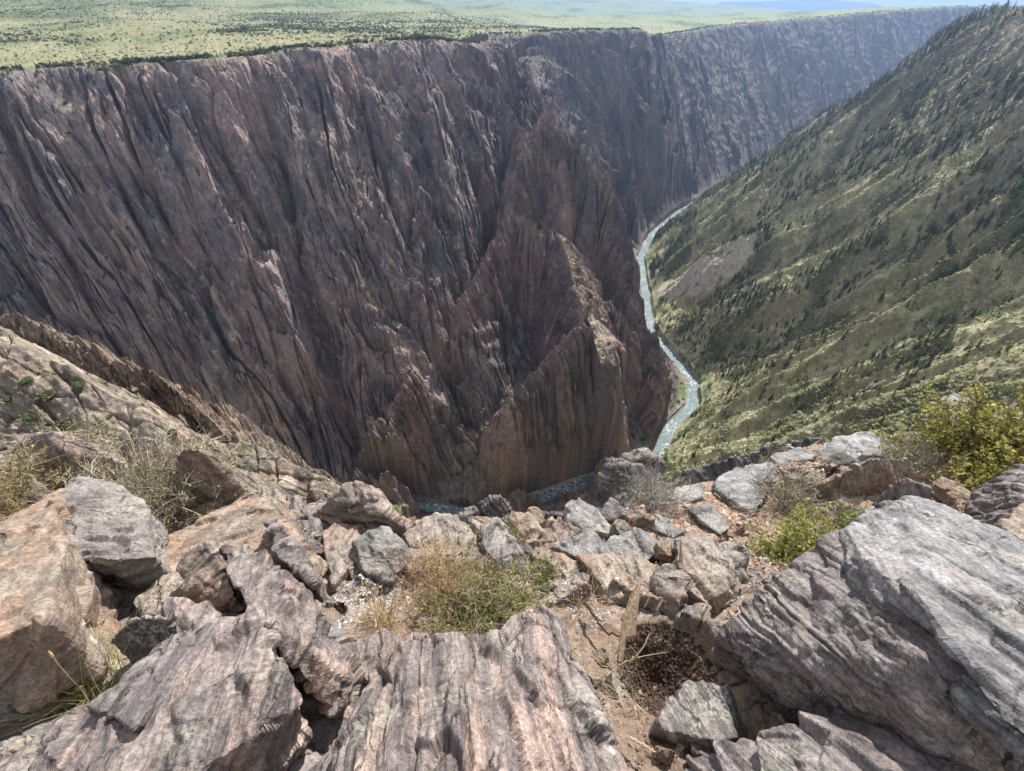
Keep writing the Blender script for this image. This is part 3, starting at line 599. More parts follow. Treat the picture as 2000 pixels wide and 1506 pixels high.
def strat(px, py, ang):
    """normal of layers whose traces run at this angle (degrees, anticlockwise from the right) where the rock lies"""
    a = math.radians(ang); d = np.array([math.cos(a), math.sin(a)*SP, math.sin(a)*CP]); n = np.cross(d, ray(px, py)); return n/np.linalg.norm(n)
def facets(V, s, size, seed, depth=.028, n=70):
    """broken flat faces: the surface is cut by many small tilted planes, longer along the layers"""
    r = np.random.default_rng(int(seed*10)); s = np.asarray(s, float); s = s/np.linalg.norm(s); W = V+(1.3*(V@s))[:, None]*s; W = W+.05*size*np.stack([fbm3(V*4/size, 2, seed+i) for i in range(3)], -1)*.6
    st = W[r.choice(len(W), n, replace=len(W) < n)]; t = r.normal(size=(n, 3))*.26; off = r.normal(size=n)*depth*size; d = np.zeros(len(V)); b1 = np.full(len(V), 1e9); b2 = b1.copy(); k = np.zeros(len(V), int)
    for i in range(n):
        q = ((W-st[i])**2).sum(1); m = q < b1; b2 = np.where(m, b1, np.minimum(b2, q)); b1 = np.where(m, q, b1); k[m] = i
    e = np.sqrt(b2)-np.sqrt(b1); return off[k]+((W-st[k])*t[k]).sum(1)*.5-.006*size*np.exp(-(e/(.012*size))**2)
def relax(a, F, n):
    """even out values between neighbouring points of a mesh"""
    i = np.concatenate([F[:, 0], F[:, 1], F[:, 2]]); j = np.concatenate([F[:, 1], F[:, 2], F[:, 0]]); m = len(a); c = np.bincount(i, minlength=m)+1e-9; a2 = a.reshape(m, -1)
    for _ in range(n): a2 = .4*a2+.6*np.stack([np.bincount(i, a2[j, k], m)/c for k in range(a2.shape[1])], 1)
    return a2.reshape(a.shape)
CUR = []; TMP = []
CHIP = np.random.default_rng(77)
def chip(pts, n=5):
    """knock corners and edges off a convex block with flat breaks"""
    P_ = np.asarray(pts, float)
    for _ in range(n):
        d = unit3(CHIP.normal(size=3)+[0, 0, .35]); bm = bmesh.new(); vs_ = [bm.verts.new(tuple(map(float, p))) for p in P_]; r = bmesh.ops.convex_hull(bm, input=vs_)
        bmesh.ops.delete(bm, geom=list({v for v in r['geom_interior'] if isinstance(v, bmesh.types.BMVert)}), context='VERTS'); q = P_@d; top = q.max(); cut = top-(top-q.min())*CHIP.uniform(.05, .15)
        bmesh.ops.bisect_plane(bm, geom=bm.verts[:]+bm.edges[:]+bm.faces[:], plane_co=d*cut, plane_no=d, clear_outer=True); P_ = np.array([v.co[:] for v in bm.verts]); bm.free()
    return P_
def unit3(v): v = np.asarray(v, float); return v/np.linalg.norm(v)
def solid(hulls, voxel):
    """convex blocks fused into one closed surface of even mesh"""
    bm = bmesh.new()
    for pts in hulls:
        pts = chip(pts); vs_ = [bm.verts.new(tuple(map(float, p))) for p in pts]; r = bmesh.ops.convex_hull(bm, input=vs_)
        bmesh.ops.delete(bm, geom=list({v for v in r['geom_interior'] if isinstance(v, bmesh.types.BMVert)}), context='VERTS')
    me = bpy.data.meshes.new('block'); bm.to_mesh(me); bm.free(); o = bpy.data.objects.new('block', me); scene.collection.objects.link(o)
    md = o.modifiers.new('r', 'REMESH'); md.mode = 'VOXEL'; md.voxel_size = voxel
    dg = bpy.context.evaluated_depsgraph_get(); ev = o.evaluated_get(dg); em = ev.to_mesh()
    V = np.empty(len(em.vertices)*3); em.vertices.foreach_get('co', V); em.calc_loop_triangles(); F = np.empty(len(em.loop_triangles)*3, np.int32); em.loop_triangles.foreach_get('vertices', F)
    ev.to_mesh_clear(); bpy.data.objects.remove(o); bpy.data.meshes.remove(me)
    return V.reshape(-1, 3), F.reshape(-1, 3)
def rock(label, mat, *hulls, strata=(.85, .35, .4), voxel=None, drop=.12, shrink=1.05, amp=1., groove=1., lump=1., name='boulder', cat='boulder', base=G, scale=1.0, grow=1.16, facet=1.0):
    """hulls: lists of (picture x, picture y, height over the ledge); each point is also carried down into the ground"""
    hp = []; seed = len(TMP)*3.7+1; TMP.append(label)
    for h in hulls:
        T = np.array([base(*p) for p in h]); H_ = np.array([p[2] for p in h]); flat = .66 if scale == 1 and H_.max() < .31 else 1.0; T = np.array([base(p[0], p[1], p[2]*flat) for p in h]); H_ = H_*flat; cxy = T[:, :2].mean(0)
        Bt = T.copy(); Bt[:, :2] = cxy+(T[:, :2]-cxy)*shrink; Bt[:, 2] -= np.maximum(H_, 0)+drop
        if grow != 1: T[:, :2] = cxy+(T[:, :2]-cxy)*grow; Bt[:, :2] = cxy+(Bt[:, :2]-cxy)*grow
        hp.append(np.concatenate([T, Bt]))
    allp = np.concatenate(hp); org = np.array([*allp[:, :2].mean(0), allp[:, 2].min()]); dist = np.median(np.linalg.norm(allp, axis=1))
    if voxel is None: voxel = max(.0038, .0026*dist)
    V, F = solid([p-org for p in hp], voxel)
    N = vnormals(V, F); size = np.linalg.norm(V.max(0)-V.min(0))/scale; k = float(np.clip((size-.15)/1.2, .16, 1)) if scale == 1 else 1
    CUR[:] = [F]; V2, w = carve(V/scale, N, strata, amp*.8, groove*.8, lump*.6, seed, k)
    if facet:
        fd = np.clip(facet*facets(V, strata, min(size, .9), seed, .0045, 34 if size < .5 else 90), -.035*min(size, .9), .03*min(size, .9)); V2 = V2+N*relax(fd, F, 2)[:, None]
    V2 = V2*scale; V2 = V2
    o = mesh_np(name, V2, F, RM[mat], smooth=False); o.location = org
    at = o.data.attributes.new('uvw', 'FLOAT_VECTOR', 'POINT'); at.data.foreach_set('vector', np.ascontiguousarray(w, np.float32).ravel())
    return tag(o, label, cat)

# ---------------------------------------------------------------- the boulders of the ledge, near to far
rock('grey mauve boulder split by long deep grooves, with a raised knob, at the bottom centre', 'pink',
     [(690, 1380, .26), (757, 1278, .30), (749, 1310, .30), (697, 1363, .26), (814, 1238, .33), (846, 1240, .33), (894, 1256, .34), (930, 1244, .36), (640, 1506, .30), (600, 1640, .34), (900, 1620, .46), (1000, 1400, .36), (990, 1250, .35)],
     [(926, 1244, .35), (991, 1238, .36), (999, 1200, .33), (1031, 1184, .32), (1071, 1180, .31), (1103, 1222, .30), (1128, 1294, .28), (1144, 1383, .25), (1196, 1500, .16), (1210, 1600, .2), (860, 1600, .46), (900, 1350, .38)],
     strata=(.93, .24, .1), groove=1.35, amp=.9, grow=1.02, shrink=.98)
rock('small brown wedge of rock leaning on the left side of the grooved boulder', 'mauve', [(584, 1506, .22), (672, 1440, .22), (690, 1385, .2), (640, 1440, .2), (560, 1560, .22), (680, 1600, .26)], strata=(.93, .24, .1), name='rock')
rock('big pink banded boulder with a dark broken lower face, at the bottom left', 'pink',
     [(503, 1180, .46), (470, 1196, .45), (322, 1264, .34), (250, 1330, .30), (190, 1372, .24), (0, 1483, .16), (-90, 1550, .14), (600, 1322, .44), (512, 1368, .45), (400, 1452, .43), (250, 1570, .38), (60, 1620, .25)],
     [(503, 1180, .46), (478, 1186, .45), (450, 1120, .38), (440, 1076, .33), (483, 1074, .31), (523, 1098, .27), (603, 1160, .12), (660, 1248, .07), (708, 1322, .05), (684, 1384, .06), (600, 1322, .44)],
     strata=strat(400, 1350, 252), shrink=.95, amp=.75, groove=.8, grow=1.02)
rock('thin overhanging slab split off the upper edge of the big pink banded boulder', 'mauve', [(190, 1370, .34), (250, 1330, .36), (322, 1262, .40), (400, 1225, .44), (420, 1270, .45), (345, 1300, .43), (270, 1400, .38), (245, 1385, .36)], drop=-.06, strata=strat(300, 1320, 235), name='rock')
rock('huge tan slab with an orange stained face at the left edge', 'tan',
     [(-120, 1040, .5), (0, 1002, .5), (60, 972, .5), (100, 942, .5), (106, 1050, .56), (87, 1072, .54), (130, 1160, .42), (142, 1196, .36), (60, 1272, .42), (0, 1310, .44), (-120, 1370, .44)], strata=strat(60, 1150, 250), drop=-.08, shrink=.97, amp=.4, groove=.35, lump=.5, grow=1.02)
rock('grey lichened block with a dark overhang and yellow spots, joined to the orange stained slab', 'greylichen',
     [(102, 942, .5), (165, 942, .48), (230, 957, .45), (270, 987, .42), (290, 1077, .34), (288, 1087, .31), (200, 1076, .42), (100, 1062, .44), (112, 1040, .47)], strata=(.2, -.3, .9), drop=-.05, shrink=.84, amp=.7, groove=.5)
rock('dark brown base stone under the overhang of the grey lichened block', 'dark', [(100, 1090, .1), (190, 1100, .14), (240, 1100, .12), (215, 1150, .04), (180, 1180, .02), (150, 1172, .04)], name='rock', amp=.7, groove=.5)
rock('brown stone in shade below the orange stained slab, behind the grass clump', 'tan', [(-60, 1390, .05), (0, 1330, .12), (90, 1270, .2), (142, 1215, .2), (175, 1270, .1), (120, 1340, .04), (30, 1400, .02)], name='rock', amp=.7)
rock('long tilted mauve slab running up from the grass clump to the ledge edge', 'tan',
     [(120, 1330, .05), (300, 1105, .16), (300, 1055, .20), (390, 1005, .26), (462, 968, .30), (502, 990, .30), (530, 1012, .28), (612, 1110, .12), (582, 1152, .10), (545, 1120, .22), (500, 1130, .20), (400, 1200, .14), (260, 1330, .05)], strata=(.75, -.5, .4), amp=.8)
rock('long slab edge splashed with yellow lichen, right of the tilted mauve slab', 'mauve', [(508, 990, .34), (530, 1008, .34), (560, 1040, .30), (610, 1108, .22), (606, 1130, .17), (580, 1098, .24), (545, 1085, .28)], strata=(.75, -.5, .4), name='rock')
rock('upright grey lichened wedge standing on the tilted mauve slab', 'lichen', [(386, 1054, .42), (396, 1056, .42), (438, 1118, .30), (453, 1162, .22), (424, 1182, .16), (366, 1146, .24), (346, 1098, .34)], strata=(.8, -.4, .1), amp=.7, name='rock')
rock('rounded stone with an orange lichen spot, left of the upright wedge', 'lichen', [(306, 1128, .3), (352, 1118, .3), (364, 1160, .24), (308, 1172, .22), (262, 1156, .24), (270, 1200, .18)], amp=1.2, name='rock')
rock('dark ribbed block of rock at the upper tip of the bottom left boulder', 'dark', [(237, 1215, .3), (282, 1203, .32), (322, 1207, .32), (330, 1254, .2), (266, 1292, .1), (230, 1252, .2)], strata=(.9, -.3, 0), groove=1.3, name='rock')
rock('pink brown block between the dark ribbed block and the banded boulder', 'pink', [(312, 1172, .32), (390, 1170, .34), (434, 1202, .32), (402, 1244, .26), (332, 1256, .2)], amp=.8, name='rock')
# right side
rock('huge boulder with a silvery striped top and dark overhanging front on the right', 'mauve',
     [(1380, 1270, .14), (1402, 1230, .24), (1440, 1198, .32), (1518, 1120, .46), (1603, 1050, .56), (1660, 1040, .60), (1689, 1098, .64), (1844, 1194, .70), (1935, 1258, .70), (2000, 1348, .66), (2100, 1480, .62), (1760, 1300, .58), (1560, 1290, .34)],
     strata=strat(1650, 1250, -40), drop=-.02, shrink=.84, groove=1.0, amp=.9, lump=.3, facet=.8, grow=1.0)
rock('silvery striped slab crowning the huge boulder on the right', 'silver',
     [(1657, 1034, .64), (1700, 1000, .60), (1775, 978, .56), (1828, 970, .54), (1882, 1000, .54), (1935, 1022, .54), (2000, 1066, .54), (2140, 1170, .54), (2140, 1440, .68), (2000, 1346, .72), (1935, 1254, .76), (1844, 1190, .76), (1760, 1140, .74), (1689, 1094, .70)],
     strata=strat(1850, 1080, -33), drop=-.56, groove=.8, amp=.7, lump=.3, facet=.6, grow=1.0)
rock('rust brown layered panel on the dark front of the huge right boulder', 'tan', [(1735, 1250, .585), (1790, 1248, .60), (1930, 1330, .60), (1905, 1392, .52), (1860, 1360, .53), (1800, 1300, .57)], strata=strat(1830, 1310, -33), drop=-.38, name='rock')
rock('low striped rock with a yellow lichen spot in the bottom right corner', 'mauve', [(1400, 1467, .10), (1507, 1452, .20), (1587, 1414, .30), (1640, 1395, .36), (1700, 1384, .38), (1775, 1424, .38), (1882, 1506, .34), (1950, 1600, .34), (1500, 1620, .25), (1380, 1540, .12)], strata=strat(1650, 1450, -30), groove=.8)
rock('dark stone half buried in shade beside the dug hole', 'mauve', [(1290, 1416, .02), (1315, 1372, .08), (1350, 1338, .11), (1420, 1345, .12), (1480, 1420, .06), (1400, 1440, .03)], name='rock', amp=.7, groove=.5)
rock('flat pointed tan stone chip standing in the soil at the bottom', 'tan', [(1201, 1420, .10), (1212, 1424, .10), (1234, 1484, .04), (1198, 1464, .05)], name='stone', cat='stone', amp=.3, groove=.1, lump=.3, shrink=1, drop=.02)
rock('dark mauve boulder on the right edge below the yellow green shrub', 'mauve', [(1893, 990, .1), (1957, 932, .34), (1989, 918, .4), (2040, 930, .4), (2080, 1060, .3), (2010, 1070, .24), (1978, 1034, .2)], groove=1.2)
rock('tan chip of rock at the right edge in front of the mauve boulder', 'tan', [(1968, 1010, .38), (2010, 985, .42), (2060, 1000, .42), (2040, 1060, .36), (1995, 1062, .3)], name='rock')
# the middle of the ledge
rock('long tan slab lying across the middle of the ledge behind the wooden stake', 'tan', [(1120, 1090, .12), (1201, 1083, .15), (1249, 1090, .15), (1290, 1100, .15), (1275, 1140, .12), (1225, 1174, .04), (1153, 1140, .05)], amp=.7, groove=.5)
rock('big lichened block with an orange spot behind the dug hole', 'lichen', [(1330, 1060, .24), (1362, 1046, .26), (1394, 1070, .25), (1442, 1074, .22), (1469, 1106, .16), (1450, 1150, .06), (1398, 1180, .03), (1340, 1130, .2)], amp=.8)
rock('cracked lichened block right behind the wooden stake', 'lichen', [(1273, 1160, .07), (1277, 1116, .20), (1300, 1106, .23), (1336, 1110, .24), (1352, 1150, .18), (1334, 1190, .10), (1290, 1180, .06)], strata=(.2, .8, .3), amp=.8)
rock('small grey block at the foot of the orange spotted block', 'grey', [(1340, 1186, .14), (1372, 1178, .14), (1396, 1186, .10), (1382, 1220, .02), (1348, 1200, .03)], name='rock', amp=.6, groove=.4)
rock('brown slab in the soil left of the long tan slab', 'tan', [(1075, 1080, .10), (1124, 1088, .11), (1122, 1132, .05), (1090, 1128, .04), (1062, 1098, .08)], name='rock', amp=.6)
rock('small pink stone touching the left end of the long tan slab', 'pink', [(1124, 1112, .12), (1148, 1120, .12), (1152, 1146, .05), (1128, 1142, .05)], name='stone', cat='stone', amp=.6)
rock('flat topped lichened boulder alone at the ledge brink above the dark water', 'lichen', [(629, 1002, .12), (645, 972, .24), (673, 942, .34), (737, 948, .36), (761, 982, .32), (773, 998, .24), (757, 1018, .10), (661, 1022, .06)], amp=.7, groove=.6, strata=(.1, .2, 1))
rock('pale split slab below the flat topped boulder', 'lichen', [(633, 1027, .14), (757, 1027, .18), (700, 1030, .18), (660, 1080, .12), (641, 1082, .10), (653, 1128, .03)], amp=.7, name='rock')
rock('blue grey slab with a dark notch, left of the dry seed heads', 'grey', [(700, 1045, .24), (757, 1030, .26), (784, 1044, .24), (800, 1080, .16), (760, 1126, .05), (690, 1100, .12)], amp=.9, strata=(.3, .9, .2))
rock('broad boulder reddened by lichen at the ledge brink', 'lichen', [(794, 1030, .16), (834, 1006, .24), (886, 1001, .28), (914, 1022, .27), (938, 1046, .22), (934, 1070, .13), (862, 1084, .07), (806, 1060, .10)], amp=.8)
rock('leaning red brown wedge with a dark hollow beside the reddened boulder', 'mauve', [(942, 1027, .24), (979, 1016, .28), (1007, 1054, .20), (1026, 1104, .06), (975, 1100, .06), (946, 1062, .14)], strata=(.9, -.2, .3), groove=1.2)
rock('tan lichened stone with weeds growing before it at the brink', 'tan', [(983, 1008, .15), (1005, 1000, .2), (1035, 1004, .2), (1058, 1038, .12), (1047, 1062, .04), (1003, 1040, .06)], name='rock')
rock('grey green lichened rock left of the blue grey pair', 'lichen', [(1044, 1064, .05), (1066, 1028, .17), (1105, 1022, .18), (1134, 1034, .14), (1082, 1066, .06)], name='rock')
rock('blue grey angular stone in the middle of the ledge', 'grey', [(1082, 1062, .10), (1109, 1046, .15), (1149, 1034, .16), (1169, 1050, .13), (1190, 1082, .04), (1133, 1086, .03)], name='rock', amp=.6)
rock('large grey slab with a pale vein at the ledge brink', 'grey', [(1100, 996, .16), (1133, 976, .22), (1161, 991, .20), (1193, 1022, .12), (1189, 1038, .06), (1141, 1030, .07), (1113, 1018, .08)], amp=.6)
rock('pointed grey stone left of the grey twiggy shrub', 'mauve', [(1177, 1000, .12), (1195, 969, .26), (1229, 998, .12), (1231, 1018, .05), (1195, 1020, .05)], name='rock', amp=.6)
rock('flat blue grey flagstone in the middle of the gravel', 'grey', [(1181, 1064, .06), (1225, 1030, .11), (1274, 1046, .10), (1288, 1066, .07), (1261, 1089, .02), (1190, 1083, .02)], amp=.5, groove=.3, lump=.5)
rock('narrow slate with a bright edge beside the grey twiggy shrub', 'grey', [(1257, 1008, .08), (1290, 1008, .10), (1342, 1042, .07), (1318, 1050, .03), (1280, 1030, .05)], name='rock', amp=.5, groove=.4)
rock('blue slab lying flush in the rusty gravel', 'grey', [(1346, 992, .05), (1386, 986, .05), (1422, 1026, .04), (1402, 1041, .02)], name='rock', amp=.4, groove=.3, lump=.4, strata=(.1, .3, 1))
rock('jagged silver grey plate at the rusty gravel brink', 'silver', [(1398, 950, .06), (1412, 930, .08), (1442, 918, .1), (1500, 944, .06), (1469, 992, .03), (1430, 970, .05)], amp=.6, groove=.5, strata=(.2, .9, .6))
rock('flat silver plate along the brink above the gravel', 'silver', [(1300, 968, .04), (1330, 950, .08), (1376, 946, .07), (1388, 960, .04), (1340, 980, .02)], name='rock', amp=.6, strata=(.2, .3, 1))
rock('long silver slab at the brink behind the rusty gravel', 'silver', [(1490, 900, .08), (1540, 884, .12), (1572, 872, .14), (1609, 899, .10), (1600, 918, .04), (1550, 916, .04)], amp=.7, strata=(.2, .5, .9))
rock('broken silver plate left of the long silver slab', 'silver', [(1444, 920, .06), (1490, 903, .10), (1545, 914, .06), (1560, 930, .02), (1500, 938, .02)], name='rock', amp=.7, strata=(.2, .5, .9))
rock('pinkish flat outcrop farthest along the brink', 'silver', [(1590, 880, .1), (1640, 856, .16), (1700, 846, .18), (1740, 868, .12), (1700, 900, .03), (1620, 900, .03)], amp=.6, strata=(.1, .3, 1))
rock('square block with a brown shaded front left of the sage tuft', 'tan', [(1614, 950, .10), (1626, 914, .34), (1640, 906, .38), (1700, 894, .40), (1759, 898, .34), (1746, 946, .14), (1690, 952, .12), (1622, 982, .02)], amp=.6, groove=.5, shrink=1)
rock('dark angular stone behind the square block', 'dark', [(1600, 922, .06), (1628, 886, .26), (1668, 884, .28), (1680, 896, .22), (1650, 920, .05)], name='rock', amp=.6)
rock('pale tilted plate behind the square block', 'silver', [(1680, 892, .14), (1710, 868, .3), (1770, 886, .22), (1775, 900, .12), (1720, 905, .06)], name='rock', amp=.6)
rock('dark triangular rock in front of the yellow green shrub', 'mauve', [(1716, 986, .06), (1745, 950, .22), (1791, 922, .36), (1830, 957, .2), (1840, 990, .06), (1760, 1000, .04)], strata=(.5, -.6, .5))
rock('tan flat stone between the square block and the dark triangular rock', 'tan', [(1655, 985, .06), (1690, 958, .14), (1730, 958, .12), (1720, 985, .05), (1680, 1000, .03)], name='rock', amp=.6)
rock('pale boulder half hidden behind the yellow green shrub', 'silver', [(1815, 812, .05), (1840, 782, .28), (1880, 768, .36), (1915, 772, .36), (1940, 830, .1), (1870, 835, .05)], amp=1.0)
# left, behind the sagebrush
rock('tall lichened boulder behind the dry sagebrush on the left', 'lichen', [(350, 884, .5), (405, 852, .66), (430, 886, .52), (470, 952, .22), (455, 972, .1), (400, 978, .1), (352, 940, .2)], shrink=1)
rock('pale lichened rock with a dark hollow behind the dry sagebrush', 'lichen', [(240, 880, .2), (252, 850, .36), (282, 840, .42), (320, 850, .38), (345, 900, .14), (290, 920, .06)], name='rock')
rock('broad pale boulder at the far left brink', 'lichen', [(40, 880, .2), (56, 848, .42), (110, 842, .48), (165, 838, .5), (200, 862, .4), (215, 920, .1), (100, 930, .06)])
rock('lumpy pink stone in the grass behind the orange stained slab', 'pink', [(20, 960, .08), (30, 930, .24), (55, 926, .24), (80, 945, .14), (60, 968, .06)], name='stone', cat='stone', amp=.6)
rock('lichened stone between the tilted mauve slab and the brink', 'lichen', [(500, 970, .14), (520, 960, .2), (544, 960, .22), (582, 998, .12), (574, 1026, .05), (532, 1008, .06)], name='rock')
rock('pink pointed stone left of the flat topped boulder', 'pink', [(556, 972, .16), (576, 966, .2), (615, 1014, .06), (585, 1016, .04)], name='stone', cat='stone', amp=.7)
rock('brown split stone in the soil below the pink pointed stone', 'mauve', [(565, 1028, .12), (605, 1014, .16), (650, 1022, .12), (617, 1064, .04), (580, 1056, .05)], name='rock', amp=.7)
rock('rosy stone half buried below the dry seed heads', 'pink', [(669, 1280, .05), (741, 1232, .12), (784, 1254, .10), (749, 1308, .03), (701, 1312, .03)], name='rock', amp=.6)
# crags below the brink, tens of metres down
def BF(f0):
    def b(px, py, h): return U(px, py, f0-h)
    return b
def crag(label, f0, *hulls, **k):
    hs_ = []
    for h in hulls: hs_.append([(x, y, d) for x, y, d in h])
    return rock(label, 'dark', *hs_, base=BF(f0), facet=0, drop=k.pop('drop', 3), scale=k.pop('scale', 9), voxel=k.pop('voxel', f0*.0026), name='crag', cat='crag', **k)
crag('dark craggy rock tower rising below the brink in front of the river', 22, [(1180, 975, 0), (1184, 930, .4), (1200, 890, .6), (1232, 860, .8), (1262, 868, .6), (1288, 892, .2), (1284, 930, .0), (1262, 985, 0), (1220, 1000, .6)],
     [(1168, 990, .8), (1186, 945, 1.0), (1215, 930, 1.2), (1240, 960, 1.2), (1230, 1010, 1), (1180, 1020, 1)], amp=2.2, groove=1.6, lump=1.6, strata=(.3, .5, .8))
crag('low brown crag with a knob below the brink, left of the gravel bar', 26, [(890, 1010, 0), (905, 985, .4), (940, 980, .6), (962, 962, .8), (985, 972, .6), (1000, 1000, .2), (990, 1040, 0), (920, 1040, .5)], amp=2.2, groove=1.5, lump=2.2)
crag('brown shelf of rock below the brink under the gravel bar', 30, [(1000, 1005, 0), (1040, 985, .4), (1095, 982, .5), (1110, 1010, .2), (1060, 1050, 0)], amp=1.8, lump=1.8)
crag('dark jagged crag beyond the rusty gravel brink', 34, [(1290, 955, 0), (1330, 925, .6), (1390, 905, .8), (1440, 890, .6), (1470, 915, .2), (1400, 960, 0), (1330, 985, .5)], amp=2.4, groove=1.5, lump=2.2)
crag('dark broken crag beyond the long silver slab', 40, [(1440, 900, 0), (1500, 872, .6), (1560, 862, .8), (1620, 850, .5), (1600, 900, 0), (1500, 930, .4)], amp=2.4, groove=1.5, lump=2.2)

# ---------------------------------------------------------------- plants
def plant_mat(name, trans=.35, rough=.7):
    m, nt, b = new_mat(name); at = nd(nt, 'ShaderNodeAttribute', attribute_name='Col'); out = [n for n in nt.nodes if n.type == 'OUTPUT_MATERIAL'][0]
    nt.links.new(at.outputs['Color'], b.inputs['Base Color']); b.inputs['Roughness'].default_value = rough; b.inputs['Specular IOR Level'].default_value = .25
    if trans:
        t = nd(nt, 'ShaderNodeBsdfTranslucent'); nt.links.new(at.outputs['Color'], t.inputs['Color']); ms = nd(nt, 'ShaderNodeMixShader', Fac=trans)
        nt.links.new(b.outputs[0], ms.inputs[1]); nt.links.new(t.outputs[0], ms.inputs[2]); nt.links.new(ms.outputs[0], out.inputs['Surface'])
    return m
M_LEAF = plant_mat('leaf', .4); M_TWIG = plant_mat('twig', 0, .85); M_FAR = plant_mat('needle_foliage', .2, .9)
def unit(v): return v/(np.linalg.norm(v, axis=-1, keepdims=True)+1e-12)
def tubes(paths, rad, cols, sides=3):
    n, k, _ = paths.shape; t = unit(np.gradient(paths, axis=1)); ref = np.array([.31, .2, .93]); a = unit(np.cross(t, ref)); b = np.cross(t, a)
    an = np.arange(sides)*2*np.pi/sides
    V = paths[:, :, None]+rad[:, :, None, None]*(np.cos(an)[:, None]*a[:, :, None]+np.sin(an)[:, None]*b[:, :, None])
    idx = np.arange(n*k*sides).reshape(n, k, sides); i0 = idx[:, :-1]; i1 = idx[:, 1:]; j0 = np.roll(i0, -1, 2); j1 = np.roll(i1, -1, 2)
    F = np.stack([i0, j0, j1, i1], -1).reshape(-1, 4); C = np.repeat(cols, k*sides, 0) if len(cols) == n else cols
    return V.reshape(-1, 3), F, C
def curve_paths(p0, d0, length, k, bend, r):
    """k-point curved paths from p0 along d0, wandering by bend"""
    n = len(p0); P_ = [p0]; d = unit(d0)
    for i in range(k-1): d = unit(d+r.normal(0, bend, (n, 3))); P_.append(P_[-1]+d*(length/(k-1))[:, None])
    return np.stack(P_, 1)
def leaves(pos, size, cols, r, up=.3):
    n = len(pos); d = unit(r.normal(size=(n, 3))+[0, 0, up]); s = unit(np.cross(d, r.normal(size=(n, 3)))); size = size[:, None]
    nn = np.cross(d, s); V = np.stack([pos, pos+d*size*.5+s*size*.33+nn*size*.06, pos+d*size, pos+d*size*.5-s*size*.33+nn*size*.06], 1).reshape(-1, 3)
    return V, np.arange(n*4).reshape(n, 4), np.repeat(cols, 4, 0)
def vary(col, n, r, amt=.25):
    col = np.atleast_2d(col); c = col[r.integers(0, len(col), n)]; return np.clip(c*(1+amt*r.normal(size=(n, 1))), .01, .9)
def shrub(name, label, cat, base, R, Ht, stems=50, subs=7, twig=((.28, .23, .18),), leaf=((.2, .22, .08),), nleaf=1500, lsize=.02, seed=1, lean=(0, 0), trad=.0035, spread=1.0, group=None, leaf_low=0.0, sub_len=.45):
    r = np.random.default_rng(seed); root = bpy.data.objects.new(name, None); link(root); root.location = base; root.empty_display_size = .1; tag(root, label, cat, group)
    th = r.random(stems)*2*np.pi; el = np.arccos(r.random(stems)**(.75/spread)*.97); d0 = np.stack([np.cos(th)*np.sin(el)*R/Ht+lean[0], np.sin(th)*np.sin(el)*R/Ht+lean[1], np.cos(el)+.12], -1)
    ln = Ht*(.62+.45*r.random(stems))*np.linalg.norm(d0*[1, 1, 1], axis=1)**.6; p0 = np.stack([.12*R*r.normal(size=stems), .12*R*r.normal(size=stems), np.full(stems, -.02)], -1)
    A = curve_paths(p0, d0, ln, 7, .16, r); ra = np.linspace(1, .4, 7)[None]*trad*(.7+.8*r.random((stems, 1)))
    n2 = stems*subs; si = np.repeat(np.arange(stems), subs); tt = 1.5+4.4*r.random(n2); i0 = tt.astype(int); fr = (tt-i0)[:, None]; q0 = A[si, i0]*(1-fr)+A[si, i0+1]*fr
    d1 = unit(unit(A[si, i0+1]-A[si, i0])+.75*r.normal(size=(n2, 3))+[0, 0, .15]); B = curve_paths(q0, d1, ln[si]*sub_len*(.4+.7*r.random(n2)), 5, .22, r); rb = np.linspace(1, .35, 5)[None]*trad*.5*np.ones((n2, 1))
    n3 = n2*2; sj = np.repeat(np.arange(n2), 2); k3 = r.integers(1, 4, n3); q1 = B[sj, k3]; d2 = unit(unit(B[sj, k3+1]-B[sj, k3])+.8*r.normal(size=(n3, 3))); D = curve_paths(q1, d2, ln[si][sj]*sub_len*.45*(.4+.8*r.random(n3)), 4, .25, r); rd = np.linspace(1, .4, 4)[None]*trad*.33*np.ones((n3, 1))
    parts = [tubes(A, ra, vary(twig, stems, r)), tubes(B, rb, vary(twig, n2, r)), tubes(D, rd, vary(twig, n3, r))]
    off = np.cumsum([0]+[len(p[0]) for p in parts]); mesh_np('stem', np.concatenate([p[0] for p in parts]), np.concatenate([p[1]+o for p, o in zip(parts, off)]), M_TWIG, np.concatenate([p[2] for p in parts]), root)
    if nleaf:
        allp = np.concatenate([B[:, 1:].reshape(-1, 3), D[:, 1:].reshape(-1, 3)]); w = np.exp(-leaf_low*np.clip(allp[:, 2], 0, None)/Ht); pos = allp[r.choice(len(allp), nleaf, p=w/w.sum())]+r.normal(0, .008, (nleaf, 3))
        V, F, C_ = leaves(pos, lsize*(.5+.9*r.random(nleaf)), vary(leaf, nleaf, r), r); mesh_np('foliage', V, F, M_LEAF, C_, root)
    return root
